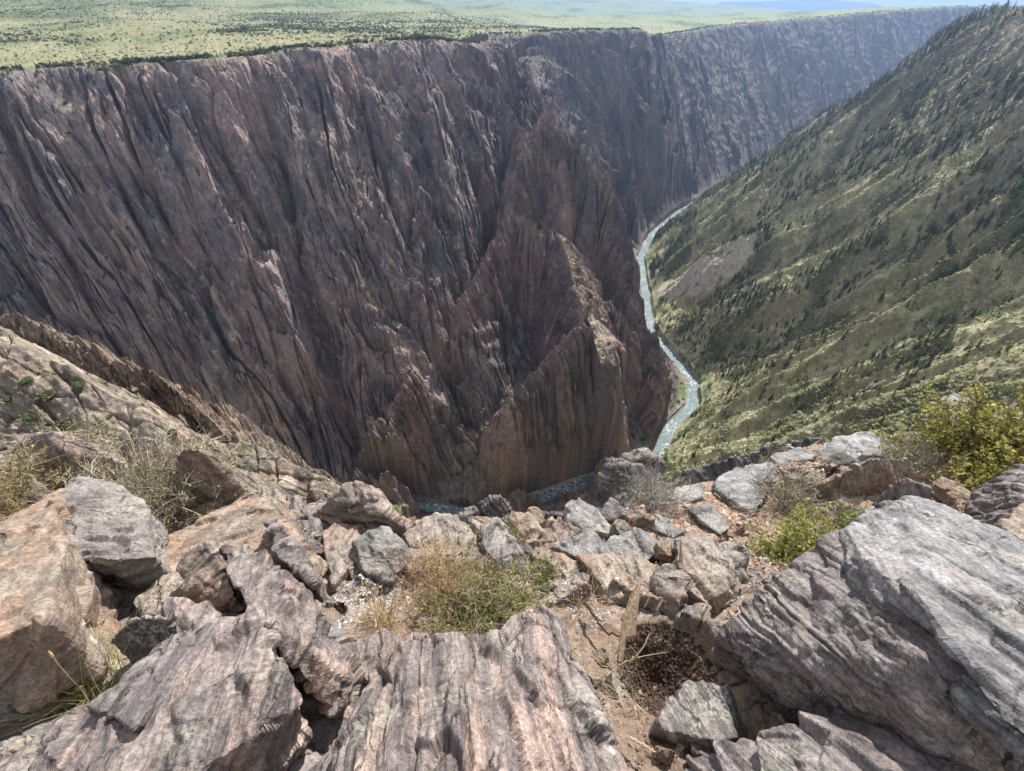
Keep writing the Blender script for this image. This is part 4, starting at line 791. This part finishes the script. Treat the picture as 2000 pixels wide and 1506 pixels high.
def grass(name, label, base, n, Ht, spread, cols, seed, lean=(0, 0), heads=0, head_col=(.52, .36, .17), w=.0028, arch=.18, rad=.05):
    r = np.random.default_rng(seed); root = bpy.data.objects.new(name, None); link(root); root.location = base; tag(root, label, 'grass')
    p0 = np.stack([r.normal(0, rad, n), r.normal(0, rad, n), np.full(n, -.02)], -1); d0 = np.stack([r.normal(0, spread, n)+lean[0], r.normal(0, spread, n)+lean[1], np.ones(n)], -1); ln = Ht*(.45+.65*r.random(n))
    k = 6; P_ = [p0]; d = unit(d0); out = unit(d0*[1, 1, 0]+1e-6)
    for i in range(k-1): d = unit(d+out*arch*.5*r.random((n, 1))-[0, 0, arch*.3]+r.normal(0, .03, (n, 3))); P_.append(P_[-1]+d*(ln/(k-1))[:, None])
    A = np.stack(P_, 1); V, F, C_ = tubes(A, np.linspace(1, .25, k)[None]*w*(.6+.7*r.random((n, 1))), vary(cols, n, r)); mesh_np('blade', V, F, M_TWIG, C_, root)
    if heads:
        h = curve_paths(p0[:heads]*.6, unit(np.stack([r.normal(lean[0], spread*.8, heads), r.normal(lean[1], spread*.8, heads), np.ones(heads)], -1)), Ht*(1.0+.45*r.random(heads)), 6, .06, r)
        V1, F1, C1 = tubes(h, np.full((heads, 6), .0013), vary((.50, .40, .22), heads, r)); e = h[:, -1]; dd = unit(h[:, -1]-h[:, -2])
        ax = np.linspace(-.018, .028, 6); hp = e[:, None]+dd[:, None]*ax[None, :, None]*(Ht/.28); V2, F2, C2 = tubes(hp, np.array([[.001, .0042, .0055, .005, .0032, .0006]])*(Ht/.28)*np.ones((heads, 1)), vary(head_col, heads, r), 6)
        mesh_np('seed_head', np.concatenate([V1, V2]), np.concatenate([F1, F2+len(V1)]), M_TWIG, np.concatenate([C1, C2]), root)
    return root
def gz(px, py):
    """a point on the actual ledge surface"""
    p = G(px, py)
    for _ in range(4): z, _d = ledge_z(np.array([p[0]]), np.array([p[1]])); p = G(px, py, float(z[0]-GA-GB*p[1]))
    return p
tanw = ((.42, .34, .23), (.34, .27, .19), (.26, .21, .16), (.50, .42, .30)); greyw = ((.34, .31, .27), (.26, .24, .21), (.42, .39, .34))
b = gz(310, 1010); shrub('sagebrush_shrub', 'dense dry sagebrush of grey and straw twigs behind the orange stained slab', 'shrub', b, .62, .42, 260, 10, tanw+greyw, ((.26, .25, .12), (.36, .31, .16), (.17, .18, .08), (.30, .27, .2)), 12000, .015, 11, trad=.0046)
b = gz(20, 985); shrub('dry_shrub', 'straw coloured dry shrub at the left edge', 'shrub', b, .5, .36, 70, 9, tanw, ((.38, .30, .13), (.22, .22, .09)), 2600, .022, 12, trad=.0035)
b = gz(150, 905); shrub('dry_shrub', 'low olive and straw shrub in front of the broad pale boulder', 'shrub', b, .55, .38, 60, 8, tanw+greyw, ((.30, .27, .12), (.16, .18, .07)), 2200, .024, 13, trad=.0035)
b = gz(950, 1195); shrub('green_shrub', 'low green leafed shrub with straw tips behind the grooved boulder', 'shrub', b, .33, .27, 110, 9, tanw, ((.12, .16, .035), (.19, .22, .05), (.30, .30, .10)), 5200, .017, 14, trad=.0019, leaf_low=2.2)
b = gz(870, 1150); shrub('dry_shrub', 'rusty straw twigs behind the low green leafed shrub', 'shrub', b, .30, .24, 90, 9, ((.46, .31, .19), (.52, .38, .24), (.40, .27, .17)), ((.46, .33, .17),), 900, .014, 15, trad=.0016)
b = gz(1062, 1140); shrub('green_shrub', 'small green shrub at the left end of the long tan slab', 'shrub', b, .16, .14, 40, 7, tanw, ((.12, .15, .04), (.2, .21, .07)), 1100, .015, 16, trad=.0016)
b = gz(1282, 1000); shrub('grey_shrub', 'bare grey twiggy shrub at the brink beside the dark crag tower', 'shrub', b, .30, .30, 90, 9, greyw, ((.30, .29, .22),), 900, .012, 17, trad=.0026)
b = gz(1540, 1000); shrub('grey_shrub', 'olive grey twiggy shrub in the rusty gravel', 'shrub', b, .32, .34, 80, 9, ((.24, .21, .17), (.33, .29, .23)), ((.22, .22, .10), (.30, .28, .15)), 1700, .014, 18, trad=.0026)
b = gz(1560, 1085); shrub('green_shrub', 'small bright green leafy shrub left of the huge right boulder', 'shrub', b, .32, .26, 70, 8, tanw, ((.17, .22, .04), (.28, .31, .06), (.40, .38, .10)), 3600, .020, 19, trad=.002, lean=(.15, .1))
b = gz(1770, 925); shrub('sage_shrub', 'pale grey sage tuft between the square block and the yellow green shrub', 'shrub', b, .30, .30, 80, 8, greyw, ((.36, .37, .27), (.28, .30, .2)), 1800, .018, 20, trad=.0025)
b = gz(1965, 945); shrub('yellow_green_shrub', 'large leafy shrub turning yellow green at the right edge', 'shrub', b, .74, .62, 130, 11, ((.16, .12, .09), (.22, .17, .12)), ((.24, .25, .06), (.33, .32, .08), (.46, .41, .12), (.14, .165, .05), (.27, .29, .07), (.40, .31, .13)), 34000, .031, 21, trad=.0065, sub_len=.5)
b = gz(1850, 955); shrub('dead_branches', 'tangle of bare dead branches under the yellow green shrub', 'branches', b, .5, .22, 40, 6, ((.34, .27, .2), (.22, .17, .13)), (), 0, .02, 22, trad=.005, spread=.5)
b = gz(1655, 1015); grass('grass_tuft', 'grey green grass tuft behind the small bright green shrub', b, 130, .2, .38, ((.26, .29, .16), (.36, .36, .22)), 31, rad=.04)
b = gz(185, 1350); grass('grass_clump', 'straw grass clump with seed heads beside the bottom left boulder', b, 330, .25, .5, ((.46, .38, .2), (.38, .36, .16), (.30, .33, .12)), 32, lean=(-.25, .1), heads=12, w=.0018)
b = gz(745, 1230); grass('grass_clump', 'golden dry grass clump with tall seed heads behind the rosy stone', b, 200, .19, .4, ((.50, .37, .2), (.44, .32, .18)), 33, heads=16, w=.0016)
b = gz(780, 1135); grass('grass_clump', 'dry seed heads standing before the blue grey notched slab', b, 110, .2, .35, ((.52, .40, .24), (.44, .32, .2)), 34, heads=14, w=.0016)
b = gz(1150, 1200); grass('grass_clump', 'flattened straw litter left of the wooden stake', b, 260, .15, 1.3, ((.48, .36, .23), (.40, .28, .18)), 35, w=.0014, rad=.09)
b = gz(1150, 1330); grass('grass_clump', 'sparse straw along the right side of the grooved boulder', b, 150, .12, 1.0, ((.46, .33, .21), (.30, .28, .12)), 36, w=.0013, rad=.10)
b = gz(1240, 1400); grass('grass_clump', 'small straw tuft above the pointed stone chip', b, 40, .10, 1.0, ((.55, .46, .3),), 37, w=.0013, rad=.02)
b = gz(1450, 1040); grass('grass_clump', 'thin dry grass on the gravel before the olive grey shrub', b, 220, .14, .8, ((.50, .40, .28), (.42, .33, .22)), 38, w=.0016, rad=.14)
b = gz(5, 1380); shrub('sage_shrub', 'sprig of pale green sage cut by the left edge', 'shrub', b, .09, .13, 14, 5, greyw, ((.30, .36, .2),), 300, .014, 39, trad=.0016)
b = gz(1000, 1075); shrub('green_shrub', 'weeds in front of the tan lichened stone at the brink', 'shrub', b, .17, .13, 40, 7, tanw, ((.22, .23, .08), (.34, .27, .14)), 900, .013, 40, trad=.0016)
# wood
m_wood, nt, bw = new_mat('weathered_wood'); tcw = nd(nt, 'ShaderNodeTexCoord'); g = noise(nt, mapping(nt, tcw.outputs['Object'], (90, 90, 6)), 1, 5, .6, .3)
nt.links.new(ramp(nt, g, [(.3, (.16, .11, .075)), (.5, (.36, .26, .17)), (.7, (.50, .39, .28))]), bw.inputs['Base Color']); bw.inputs['Roughness'].default_value = .8; nt.links.new(bump(nt, g, .004, .9), bw.inputs['Normal'])
def splinter(label, pts, thick, name='wooden_stake'):
    """a split board: outline points (picture x, y, height) given a real thickness"""
    T = np.array([G(*p) for p in pts]); org = T[-1].copy(); T = T-org; n = np.cross(T[1]-T[0], T[-1]-T[0]); n /= np.linalg.norm(n); bm = bmesh.new()
    a = [bm.verts.new(p+n*thick/2) for p in T]; c_ = [bm.verts.new(p-n*thick/2) for p in T]; k = len(T); bm.faces.new(a); bm.faces.new(c_[::-1])
    for i in range(k): bm.faces.new((a[i], c_[i], c_[(i+1) % k], a[(i+1) % k]))
    bmesh.ops.recalc_face_normals(bm, faces=bm.faces); bmesh.ops.bevel(bm, geom=bm.edges[:], offset=.0025, segments=2, affect='EDGES')
    me = bpy.data.meshes.new(name); bm.to_mesh(me); bm.free(); me.materials.append(m_wood); o = link(bpy.data.objects.new(name, me)); o.location = org; return tag(o, label, 'stake')
splinter('split weathered wooden stake leaning upright beside the dug hole', [(1252, 1131, .32), (1248, 1165, .28), (1240, 1245, .14), (1224, 1248, .12), (1216, 1296, .03), (1208, 1296, .03), (1206, 1278, .06), (1216, 1215, .18), (1230, 1168, .27)], .03)
splinter('thin dark pointed splinter standing behind the orange spotted block', [(1329, 1052, .34), (1334, 1100, .22), (1326, 1100, .22)], .012)
def stick(name, label, pts, r0, col):
    A = np.array([[G(*p) for p in pts]]); t = np.linspace(0, 1, len(pts)); tt = np.linspace(0, 1, 14); A = np.stack([np.interp(tt, t, A[0, :, i]) for i in range(3)], -1)[None]; org = A[0, 0].copy()
    A = A-org+rng.normal(0, r0*.5, A.shape); V, F, C_ = tubes(A, np.linspace(1, .45, 14)[None]*r0, vary((col,), 1, rng), 6); o = mesh_np(name, V, F, M_TWIG, C_); o.location = org; return tag(o, label, 'stick')
stick('dead_stick', 'bleached forked stick lying against the huge right boulder', [(1420, 1180, .05), (1440, 1168, .10), (1462, 1152, .16)], .006, (.55, .52, .48))
stick('dead_root', 'dark curved root in the soil left of the wooden stake', [(1142, 1178, .04), (1160, 1205, .05), (1185, 1235, .05), (1222, 1246, .05)], .008, (.07, .05, .04))
stick('dry_stalk', 'straw stalk bent over the dug hole', [(1208, 1300, .04), (1240, 1285, .08), (1258, 1262, .12), (1268, 1236, .14)], .003, (.55, .43, .26))
stick('dead_root', 'pale broken twig lying below the hole', [(1230, 1440, .02), (1258, 1455, .03), (1280, 1468, .02)], .005, (.40, .30, .22))

# loose stones, clods and grit: nobody could count them
def stones(name, xy, size, col, seed, mat=None, flat=.6, lift=.1):
    r = np.random.default_rng(seed); n = len(xy); z, _d = ledge_z(xy[:, 0], xy[:, 1]); base = np.array([(1, 0, 0), (-1, 0, 0), (0, 1, 0), (0, -1, 0), (0, 0, 1), (0, 0, -1)], float)
    S = size[:, None, None]*(base[None]*(.6+.8*r.random((n, 6, 1)))+.28*r.normal(size=(n, 6, 3))); S[..., 2] *= flat; a = r.random(n)*6.28; c_, s_ = np.cos(a)[:, None], np.sin(a)[:, None]
    S = np.stack([S[..., 0]*c_-S[..., 1]*s_, S[..., 0]*s_+S[..., 1]*c_, S[..., 2]], -1)+np.stack([xy[:, 0], xy[:, 1], z+size*lift], -1)[:, None]
    f = np.array([(0, 2, 4), (2, 1, 4), (1, 3, 4), (3, 0, 4), (2, 0, 5), (1, 2, 5), (3, 1, 5), (0, 3, 5)]); F = (f[None]+6*np.arange(n)[:, None, None]).reshape(-1, 3)
    return tag(mesh_np(name, S.reshape(-1, 3), F, mat or M_TWIG, np.repeat(vary(col, n, r, .22), 6, 0)), kind='stuff')
def around(px, py, rad, n, r): p = G(px, py)[:2]; a = r.random(n)*6.28; q = rad*np.sqrt(r.random(n)); return p+np.stack([q*np.cos(a), q*np.sin(a)], -1)
r = np.random.default_rng(5)
xy = np.concatenate([around(1450, 965, .9, 5200, r), around(1620, 900, .9, 1800, r), around(1300, 1050, .6, 1500, r)]); xy = xy[ledge_z(xy[:, 0], xy[:, 1])[1] > .02]
stones('rusty_gravel', xy, .006+.016*r.random(len(xy))**3, ((.36, .22, .15), (.30, .20, .15), (.42, .33, .27), (.24, .19, .17)), 51)
xy = np.stack([r.uniform(-3.5, 4, 9000), r.uniform(.2, 3.4, 9000)], -1); xy = xy[ledge_z(xy[:, 0], xy[:, 1])[1] > .02]
stones('gravel', xy, .004+.022*r.random(len(xy))**4, ((.30, .25, .21), (.22, .19, .18), (.40, .34, .29), (.30, .2, .15)), 52)
xy = np.concatenate([around(705, 1165, .17, 1300, r), around(1150, 1190, .10, 400, r), around(1085, 1150, .10, 400, r)]); stones('white_quartz_grit', xy, .002+.006*r.random(len(xy))**2, ((.50, .49, .48), (.36, .35, .35), (.28, .25, .24)), 53)
xy = around(1310, 1285, .20, 5200, r); stones('dark_soil_clods', xy, .0018+.008*r.random(len(xy))**4, ((.055, .036, .027), (.08, .052, .038)), 54, flat=.9, lift=.3)
xy = around(1330, 1460, .28, 900, r); stones('soil_crumbs', xy, .003+.010*r.random(len(xy))**3, ((.18, .12, .09), (.28, .2, .15), (.12, .08, .06)), 55)

# ---------------------------------------------------------------- stones packed between the boulders: real objects, copies of a few shapes
KITS = [rock('kit', m, [(1000+60*math.cos(a)*s1, 1100+50*math.sin(a)*s2, h) for a, h in zip(np.linspace(0, 5.5, 7), hs)], amp=.8, name='rock', strata=st, voxel=.008)
        for m, s1, s2, hs, st in (('lichen', 1, .8, (.08, .16, .2, .14, .1, .06, .04), (.5, .6, .3)), ('mauve', 1.2, .7, (.06, .1, .12, .16, .2, .1, .02), (.9, .2, .2)), ('tan', .9, 1, (.12, .16, .1, .06, .1, .14, .08), (.1, .3, .9)), ('tan', 1.3, .6, (.05, .12, .14, .1, .06, .05, .04), (.3, .8, .3)))]
FILL = [(470, 1000, .6), (520, 1050, .5), (600, 1080, .5), (622, 1140, .35), (690, 1010, .5), (785, 1065, .4), (815, 1095, .35), (905, 1100, .4), (960, 1095, .35), (1020, 1095, .35), (1035, 1030, .4), (1075, 1045, .45), (1060, 1085, .35), (1145, 1062, .35), (1210, 1040, .4), (1165, 1022, .4), (1240, 1010, .4),
        (1300, 1080, .35), (1310, 1045, .3), (1470, 1215, .3), (1590, 960, .4), (1645, 1000, .45), (1700, 930, .4), (1790, 990, .5), (1860, 985, .55), (1880, 1010, .4), (235, 900, .5), (335, 960, .4), (190, 930, .5), (110, 925, .5), (425, 1015, .5), (445, 985, .5), (645, 1215, .3), (700, 1330, .3), (735, 1320, .25),
        (240, 1215, .3), (170, 1215, .35), (1195, 1360, .18), (1225, 1470, .16), (1290, 1490, .2), (1380, 1475, .22), (1110, 1132, .22), (1490, 1215, .25), (1225, 1075, .3), (765, 1120, .3), (1765, 872, .5), (1800, 845, .6), (1545, 945, .35), (1585, 1045, .35), (60, 900, .5), (-20, 930, .6), (1960, 880, .6), (1170, 1290, .14), (1260, 1455, .14), (1420, 1450, .18)]
r = np.random.default_rng(9)
FILL = [f for i, f in enumerate(FILL) if i % 5 not in (1, 3)]
for i, (px, py, s) in enumerate(FILL):
    k = KITS[i % 4]; o = k if i < 4 else link(k.copy()); p = gz(px, py); o.location = (p[0], p[1], p[2]-.10*s); o.rotation_euler = (r.normal(0, .25), r.normal(0, .25), r.random()*6.28); o.scale = (s*(.8+.5*r.random()),)*2+(s*(.8+.4*r.random()),)
    tag(o, 'small broken stone packed among the bigger boulders of the ledge', 'stone', 'loose stones packed between the boulders'); o.name = 'stone'

# ---------------------------------------------------------------- trees and brush of the canyon country
def conifer(r, col, tiers=6, pts=9, bare=0.0):
    """unit high spruce: trunk, and whorls of drooping spiky boughs"""
    V = []; F = []; C_ = []
    def add(v, f, c): o = len(V); V.extend(v); F.extend([tuple(o+i for i in t) for t in f]); C_.extend([c]*len(v))
    a = np.arange(5)*2*np.pi/5; add([(.022*math.cos(t), .022*math.sin(t), -.06) for t in a]+[(0, 0, .97)], [(i, (i+1) % 5, 5) for i in range(5)], (.10, .075, .06))
    for k in range(tiers):
        z = .10+.86*(k/tiers)**.9; rad = .19*(1-z)**.75+.02; n = pts
        for j in range(n):
            if r.random() < .12+bare: continue
            t = 2*math.pi*(j+.5*(k % 2))/n+r.normal(0, .15); l = rad*(.7+.55*r.random()); ca, sa = math.cos(t), math.sin(t); up = z+.10*(1-z)+.03*r.random(); dz = -.05-.03*r.random()
            px_, py_ = -sa*l*.36, ca*l*.36; c = np.array(col)*(.72+.6*r.random())
            add([(0, 0, up), (ca*l*.6+px_, sa*l*.6+py_, z+dz*.2), (ca*l, sa*l, z+dz), (ca*l*.6-px_, sa*l*.6-py_, z+dz*.2)], [(0, 1, 2), (0, 2, 3)], tuple(c))
    return np.array(V), np.array(F), np.array(C_)
def clump(r, col, n=16):
    d = r.normal(size=(n, 3)); d[:, 2] = np.abs(d[:, 2])*.8; p = unit(d)*np.array([.5, .5, .62])*(.55+.5*r.random((n, 1))); p[:, 2] += .02
    t = unit(r.normal(size=(n, 3))); s = unit(np.cross(t, unit(p)+.3*r.normal(size=(n, 3)))); w = .22*(.7+.7*r.random((n, 1)))
    V = np.stack([p+t*w, p-t*w*.6+s*w, p-t*w*.6-s*w], 1).reshape(-1, 3); return V, np.arange(n*3).reshape(n, 3), np.repeat(np.array(col)*(.65+.7*r.random((n, 1))), 3, 0)
def scatter(name, tmpl, pts, hts, mat, seed, wide=1.0, **props):
    r = np.random.default_rng(seed); Vs = []; Fs = []; Cs = []; o = 0; which = r.integers(0, len(tmpl), len(pts))
    for k, (V, F, C_) in enumerate(tmpl):
        m = which == k; n = m.sum()
        if not n: continue
        a = r.random(n)*6.28; c_, s_ = np.cos(a)[:, None], np.sin(a)[:, None]; w = (wide*(.8+.45*r.random(n)))[:, None]
        W = np.stack([(V[:, 0]*c_-V[:, 1]*s_)*w, (V[:, 0]*s_+V[:, 1]*c_)*w, np.broadcast_to(V[:, 2], (n, len(V)))], -1)*hts[m][:, None, None]+pts[m][:, None]
        Vs.append(W.reshape(-1, 3)); Fs.append((F[None]+len(V)*np.arange(n)[:, None, None]).reshape(-1, 3)+o); Cs.append((C_[None]*(.8+.4*r.random((n, 1, 1)))).reshape(-1, 3)); o += n*len(V)
    ob = mesh_np(name, np.concatenate(Vs), np.concatenate(Fs), mat, np.concatenate(Cs)); return tag(ob, kind='stuff', **props)
r = np.random.default_rng(21)
dAZ = np.gradient(az)[:, None]; CELL = np.hypot(X, Y)**2*np.gradient(np.log(np.hypot(X, Y)), axis=1)*dAZ
ELV = np.arctan2(Z, np.hypot(X, Y)); SEEN = ELV >= np.maximum.accumulate(ELV, 1)-.004
PX, PY, PD = proj(P.reshape(-1, 3)); PX = PX.reshape(X.shape); PY = PY.reshape(X.shape); PD = PD.reshape(X.shape)
INF = (PX > -60) & (PX < 2060) & (PY > -40) & (PY < np.interp(PX, [p[0] for p in EDGE_PX], [p[1] for p in EDGE_PX])+20) & (PD > 5)
def pick(n, dens):
    w = (CELL*dens).ravel(); w[w < 0] = 0; i = r.choice(len(w), n, p=w/w.sum()); jit = r.normal(0, .4, (n, 3)); jit[:, 2] = 0; return i, Pf[i]+jit
RG = np.hypot(X, Y); n1 = pmap(lambda a, b: fbm(a/55, b/55, 4, 3.), X, Y); nbig = pmap(lambda a, b: fbm(a/170+2, b/170, 3, 7.), X, Y); pn = pmap(lambda a, b: fbm(a/260, b/420, 5, 2.), X, Y)
GREEN = [conifer(np.random.default_rng(60+i), c) for i, c in enumerate([(.066, .088, .042), (.082, .102, .046), (.050, .070, .040), (.10, .118, .052), (.07, .09, .036)])]
DEAD = [conifer(np.random.default_rng(70+i), c, 6, 7, .35) for i, c in enumerate([(.20, .155, .13), (.16, .135, .12)])]
CL = lambda cols: [clump(np.random.default_rng(80+i), c) for i, c in enumerate(cols)]
hs = (CLS == 2) & INF & SEEN & (RG > 160) & (DRV > 16) & (polyline_dist(X, Y, SCREE[:, :2])[0] > 24)
wood = hs*(np.clip(sstep(-.15, .35, nbig)+.06, 0, 1))*sstep(.25, .5, NZB)
i, p = pick(4400, wood); h_ = (6+13*r.random(len(i))**1.8)*np.where(PY.ravel()[i] > 600, .8, 1); size = h_/PD.ravel()[i]
big = np.argsort(-size)[:300]; rest = np.setdiff1d(np.arange(len(i)), big); p[:, 2] -= .3
scatter('conifer_forest', GREEN+GREEN+DEAD, p[rest], h_[rest], M_FAR, 61)
TM = [mesh_np('conifer_tree', V, F, M_FAR, C_) for V, F, C_ in GREEN+DEAD]
for j, k in enumerate(big):
    dead = r.random() < .22; t = (5+j % 2) if dead else j % 5; src = TM[t]; o = src if src.location.length == 0 else link(src.copy())
    o.location = p[k]; s = float(h_[k]); o.scale = (s*r.uniform(.8, 1.3),)*2+(s,); o.rotation_euler = (r.normal(0, .03), r.normal(0, .03), r.random()*6.28); o.name = 'conifer_tree'
    if t > 4: tag(o, 'bare grey brown conifer standing dead on the brushy slope right of the river', 'tree', 'dead conifers on the slope right of the river')
    else: tag(o, 'dark green conifer growing on the brushy slope right of the river', 'tree', 'conifers on the slope right of the river')
i, p = pick(26000, hs*(.25+sstep(-.3, .3, n1))*sstep(.18, .4, NZB)*np.clip(500/RG, .4, 2)); scatter('brush_undergrowth', CL([(.27, .285, .13), (.37, .355, .19), (.17, .19, .085), (.44, .41, .25), (.30, .31, .15)]), p, r.uniform(1.0, 2.8, len(i)), M_FAR, 62, 1.3)
# brush and junipers over the plateau, and along its rim
pl = (CLS == 1) & INF & SEEN & (DRM > 3) & (RG < 5200)
jun = sum(np.exp(-((PX-a)/b)**2-((PY-c_)/d)**2) for a, b, c_, d in WOODS)
i, p = pick(9000, pl*(.03+.6*sstep(.15, .45, pn)+2.6*jun*sstep(-.45, .1, n1))*np.clip(1500/RG, .15, 3)**1.7); scatter('juniper_woods', CL([(.085, .105, .055), (.10, .12, .06), (.065, .085, .048)]), p, r.uniform(2.5, 5.5, len(i)), M_FAR, 63, .95)
i, p = pick(5000, pl*np.clip(1100/RG, .1, 3)**2.4); scatter('plateau_undergrowth', CL([(.19, .195, .10), (.13, .15, .075), (.26, .245, .14), (.10, .12, .06)]), p, 1+2.2*r.random(len(i))**2, M_FAR, 64, 1.6)
i, p = pick(2600, (CLS == 1)*INF*SEEN*sstep(45, 8, DRM)*np.clip(1500/RG, .3, 2)*(.15+sstep(-.2, .3, n1))); scatter('rim_woods', CL([(.045, .06, .035), (.06, .075, .04)])+GREEN[:2], p, r.uniform(3, 7.5, len(i)), M_FAR, 65, 1.1)
# trees clinging to benches of the walls
wl = ((CLS == 0) | (CLS == 3) | (CLS == 4)) & INF & SEEN & (DRV > 14)
pat = np.exp(-((PX-760)/60)**2-((PY-215)/45)**2)+.8*np.exp(-((PX-1310)/50)**2-((PY-95)/35)**2)+.7*np.exp(-((PX-1110)/45)**2-((PY-290)/70)**2)+.5*np.exp(-((PX-60)/70)**2-((PY-560)/70)**2)+.4*np.exp(-((PX-900)/60)**2-((PY-900)/60)**2)
i, p = pick(5200, wl*(sstep(.45, .75, NZB)*.35+pat*1.3)*sstep(.12, .3, NZB)); scatter('cliff_woods', GREEN+CL([(.07, .085, .045), (.10, .11, .06)])*3, p-[0, 0, .3], r.uniform(2.5, 8, len(i))*.8, M_FAR, 66, .95)
# willows by the water
WIL = [mesh_np('willow_bush', *[v for v in (V, F, M_LEAF, C_)]) for V, F, C_ in [clump(np.random.default_rng(90+k), c, 60) for k, c in enumerate([(.16, .26, .04), (.22, .32, .06), (.12, .2, .05)])]]
n = 0
for px, py, s in [(1292, 585, 13), (1300, 610, 12), (1306, 640, 11), (1318, 600, 9), (1290, 655, 9), (1300, 672, 8), (1375, 742, 9), (1388, 752, 9), (1366, 760, 6), (1372, 800, 7), (1345, 838, 9), (1330, 850, 8), (1318, 862, 8), (1302, 880, 7), (1325, 785, 5), (1316, 760, 5), (1306, 740, 5), (1268, 850, 6), (1160, 912, 5), (1172, 918, 5), (1280, 470, 12), (1300, 450, 11), (1340, 400, 12), (1265, 590, 8)]:
    q = hit(px, py)[0]; src = WIL[n % 3]; o = src if n < 3 else link(src.copy()); o.location = q; o.scale = (s*r.uniform(.9, 1.4),)*2+(s*r.uniform(.6, .9),); o.rotation_euler = (0, 0, r.random()*6.28); o.name = 'willow_bush'; n += 1
    tag(o, 'bright green willow bush on the river bank', 'bush', 'willows along the river bank')
# bushes on the pale spur
BU = [mesh_np('spur_bush', V, F, M_LEAF, C_) for V, F, C_ in [clump(np.random.default_rng(95+k), c, 260) for k, c in enumerate([(.11, .135, .06), (.17, .18, .09)])]]
for ob in BU:
    pass
n = 0
for px, py, s in [(52, 745, 1.5), (92, 772, 1.9), (60, 815, 1.6), (130, 826, 2.1), (185, 832, 1.6), (338, 848, 1.7), (155, 752, 1.2), (528, 948, 1.5), (480, 935, 1.1), (215, 815, 1.0), (20, 780, 1.3), (560, 960, .9)]:
    q = hit(px, py)[0]; src = BU[n % 2]; o = src if n < 2 else link(src.copy()); o.location = q; s *= .62; o.scale = (s*r.uniform(1, 1.7), s*r.uniform(.8, 1.3), s*r.uniform(.6, .9)); o.rotation_euler = (0, 0, r.random()*6.28); o.name = 'spur_bush'; n += 1
    tag(o, 'small dark green bush growing on the pale rock spur', 'bush', 'bushes on the pale rock spur')

# ---------------------------------------------------------------- the air: even haze in one closed box
m_hz = bpy.data.materials.new('air_haze'); m_hz.use_nodes = True; nt = m_hz.node_tree; nt.nodes.clear()
out = nt.nodes.new('ShaderNodeOutputMaterial'); pv = nt.nodes.new('ShaderNodeVolumePrincipled')
pv.inputs['Color'].default_value = (.40, .61, 1, 1); pv.inputs['Density'].default_value = .00010; pv.inputs['Anisotropy'].default_value = .68
nt.links.new(pv.outputs[0], out.inputs['Volume'])
x0, x1, y0, y1, z0, z1 = -26000, 26000, -9000, 19500, -570, 430
V = [(x, y, z) for z in (z0, z1) for y in (y0, y1) for x in (x0, x1)]
hz = mesh_np('haze', np.array(V), np.array([(0, 2, 3, 1), (4, 5, 7, 6), (0, 1, 5, 4), (2, 6, 7, 3), (0, 4, 6, 2), (1, 3, 7, 5)]), m_hz)
tag(hz, kind='stuff')
